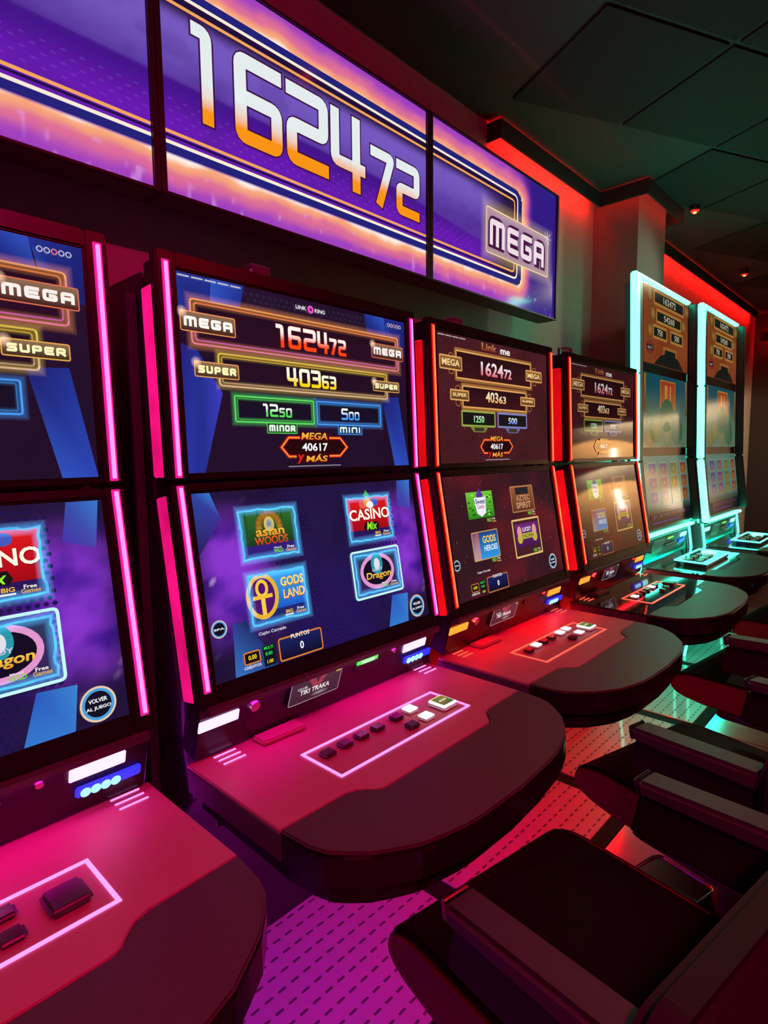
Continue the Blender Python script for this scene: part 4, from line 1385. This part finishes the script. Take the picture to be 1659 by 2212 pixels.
def build_stool(loc, rz, label):
    e = tag(empty('casino_stool', (loc[0], loc[1], 0), math.radians(rz)), label, 'stool', 'stools in front of the slot machines')
    # cushion: flat top, rounded nose towards the machine, underside rising to the front
    prof = [(-.225, .470), (.150, .470), (.190, .466), (.218, .456), (.236, .440), (.243, .420), (.238, .402), (.222, .388), (.190, .376), (.120, .366), (-.225, .356)]
    MB().prism(prof, -.228, .228, 'x').build('seat', M_LEATH, e, bevel=.010, seg=3)
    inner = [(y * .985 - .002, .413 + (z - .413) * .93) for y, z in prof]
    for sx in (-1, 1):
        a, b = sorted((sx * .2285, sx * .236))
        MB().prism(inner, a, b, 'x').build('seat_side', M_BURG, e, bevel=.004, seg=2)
    MB().prism(rounded_rect(-.20, .20, -.20, .10, .04), .325, .355).build('seat_pan', M_CAB, e, bevel=.004, seg=1)
    for sx in (-1, 1):
        a, b = sorted((sx * .238, sx * .262))
        MB().prism([(.060, .520), (.042, .618), (-.235, .628), (-.235, .520)], a, b, 'x').build('arm_panel', M_VINYL, e, bevel=.008, seg=2)
        a, b = sorted((sx * .222, sx * .286))
        MB().prism([(.034, .6185), (.040, .650), (-.2375, .668), (-.2375, .6285)], a, b, 'x').build('arm_rail', M_RAIL, e, bevel=.008, seg=2)
        a, b = sorted((sx * .226, sx * .282))
        MB().prism([(.0345, .6195), (.0405, .651), (.0475, .650), (.0415, .6185)], a, b, 'x').build('rail_end_cap', M_CHROME, e, bevel=.003, seg=2)
    bk = MB()
    bk.prism(rounded_rect(-.30, .30, .36, .715, .06), -.305, -.238, 'y')
    bk.build('backrest', M_VINYL, e, bevel=.018, seg=3)
    MB().cyl((0, -.06, .012), .030, .313, n=20).build('column', M_CAB, e)
    MB().cyl((0, -.06, .0005), .11, .012, n=32, r2=.105).build('base_disc', M_CHROME, e)
    MB().prism(rounded_rect(-.17, .17, .060, .240, .03), .0005, .034).build('foot_plate', M_LIP, e, bevel=.003, seg=1)
    rr = rounded_rect(-.170, .170, .060, .240, .03)
    MB().tube([(x, y, .0365) for x, y in rr + rr[:1]], .0035, 6).build('foot_plate_trim', M_CHROME, e)
    return e


build_stool((.89, .383), -10, 'nearest black stool, its seat filling the bottom right corner')
build_stool((1.595, .362), -15, 'black stool turned most, in front of the red-lit satin-deck machine')
build_stool((2.473, .402), -8, 'black stool with a red-lit seat side, in front of the glossy black deck')
build_stool((3.39, .41), -6, 'farthest black stool at the right edge, before the first teal machine')

# ================================================================ far end of the room, mirrored in the glass of the machines
cnt = tag(empty('partition', (7.2, -1.1, 0)), 'tan partition mirrored in the screens at the right', 'partition')
pp = [(-.34, 0), (1.35, 0), (1.35, .98)] + [(1.35 - .145 * k, .98 + .58 * math.sin(math.pi / 2 * k / 9)) for k in range(1, 10)] + [(-.1, 1.55), (-.34, 1.50)]
MB().prism(pp, 0, .12, 'x').build('partition_panel', M_TAN, cnt, bevel=.015, seg=2)
MB().box(-.06, .18, -.34, 1.35, 0, .08).build('partition_foot', M_CAB, cnt)
for k, (x, y, z, h) in enumerate(((7.14, -.80, 1.20, .24), (7.14, -.12, .88, .22))):
    t = tag(empty('tube_lamp', (x, y, z)), ('lower' if k else 'upper') + ' warm tube lamp on the tan partition', 'lamp', 'warm tube lamps')
    MB().cyl((0, 0, 0), .016, h, n=12).build('tube', emis('tube_warm', (1, .85, .6), 25.0), t)
    MB().box(.012, .058, -.012, .012, h * .4, h * .6).build('bracket', M_CAB, t)
t = tag(empty('fill_washer', (6.90, -.6, 1.80)), 'added hooded warm washer that brightens the tan partition', 'lamp')  # unseen lamp added so the mirrored partition looks bright
MB().box(-.03, -.015, -.85, .85, -.09, .05).build('hood', M_CAB, t)
MB().box(-.015, .44, -.85, .95, .035, .05).build('hood_top', M_CAB, t)
MB().box(.425, .44, -.85, .95, -.95, .034).build('hood_back', M_CAB, t)  # added with the top to stop light leaking past the partition
MB().box(-.012, -.004, -.82, .82, -.03, .03).build('lamp_tube', emis('fill_washer_warm', (1.0, .70, .38), 430.0), t)
for y in (-.7, .7):
    MB().cyl((.02, y, .051), .006, ZC - 1.80 - .053, n=8).build('cable', M_CAB, t)
# two unseen spotlights added: one brightens the wall, one the decks
def spotlight(loc, aim, size, power, label):
    loc, aim = Vector(loc), Vector(aim)
    t = tag(empty('fill_spotlight', loc), label, 'lamp', 'added fill spotlights')
    d = (aim - loc).normalized()
    MB().tube([-d * .14, d * .01], .045, 14).build('lamp_head', M_CAB, t)
    MB().tube([d * .0105, d * .0125], .036, 14).build('lens', E_WARM, t)
    MB().cyl((0, 0, .02), .010, ZC - loc.z - .022, n=8).build('stem', M_CAB, t)
    ld = bpy.data.lights.new('spot', 'SPOT')
    ld.energy = power
    ld.color = (1.0, .80, .55)
    ld.spot_size = math.radians(size)
    ld.spot_blend = .8
    ld.shadow_soft_size = .035
    lo = bpy.data.objects.new('beam', ld)
    col.objects.link(lo)
    lo.parent = t
    lo.location = d * .02
    lo.rotation_euler = d.to_track_quat('-Z', 'Y').to_euler()


spotlight((4.75, .66, 2.62), (3.08, 1.65, 2.10), 44, 27, 'added fill spotlight aimed at the wall beside the jackpot sign')
spotlight((5.0, .58, 2.62), (2.30, .72, .70), 22, 34, 'added fill spotlight aimed at the decks beside the teal machines')
# red-pink battens added unseen behind the viewer to colour the decks
for k, x in enumerate((-1.2, .2, 1.6)):
    t = tag(empty('fill_batten', (x, -1.0, ZC - .05)), ('left crimson', 'middle crimson', 'right red')[k] + ' fill batten added on the ceiling behind the viewer', 'lamp', 'added crimson fill battens')
    MB().box(-.62, .62, -.05, .05, .02, .045).build('batten_body', M_CAB, t)
    MB().box(-.60, .60, -.04, .04, 0, .019).build('diffuser', E_BATR if k == 2 else E_BATT, t, bevel=.004, seg=1)
# red wall boards and a red strip on the end wall
tag(MB().box(8.16, 8.198, 1.10, 1.45, 2.05, 2.42).build('wall_board', mat('board_red', (.30, .03, .04), .5)), 'upper red board on the far end wall', 'board', 'red boards on the end wall')
tag(MB().box(8.16, 8.198, 1.12, 1.42, 1.55, 1.85).build('wall_board', MATS['board_red']), 'lower red board on the far end wall', 'board', 'red boards on the end wall')
tv = structure(MB().box(8.05, 8.062, .9, 1.56, 2.50, 2.60).build('trim_4', M_WALLD))
MB().box(8.07, 8.085, .92, 1.54, 2.53, 2.545).build('cove_strip', E_COVE, tv)
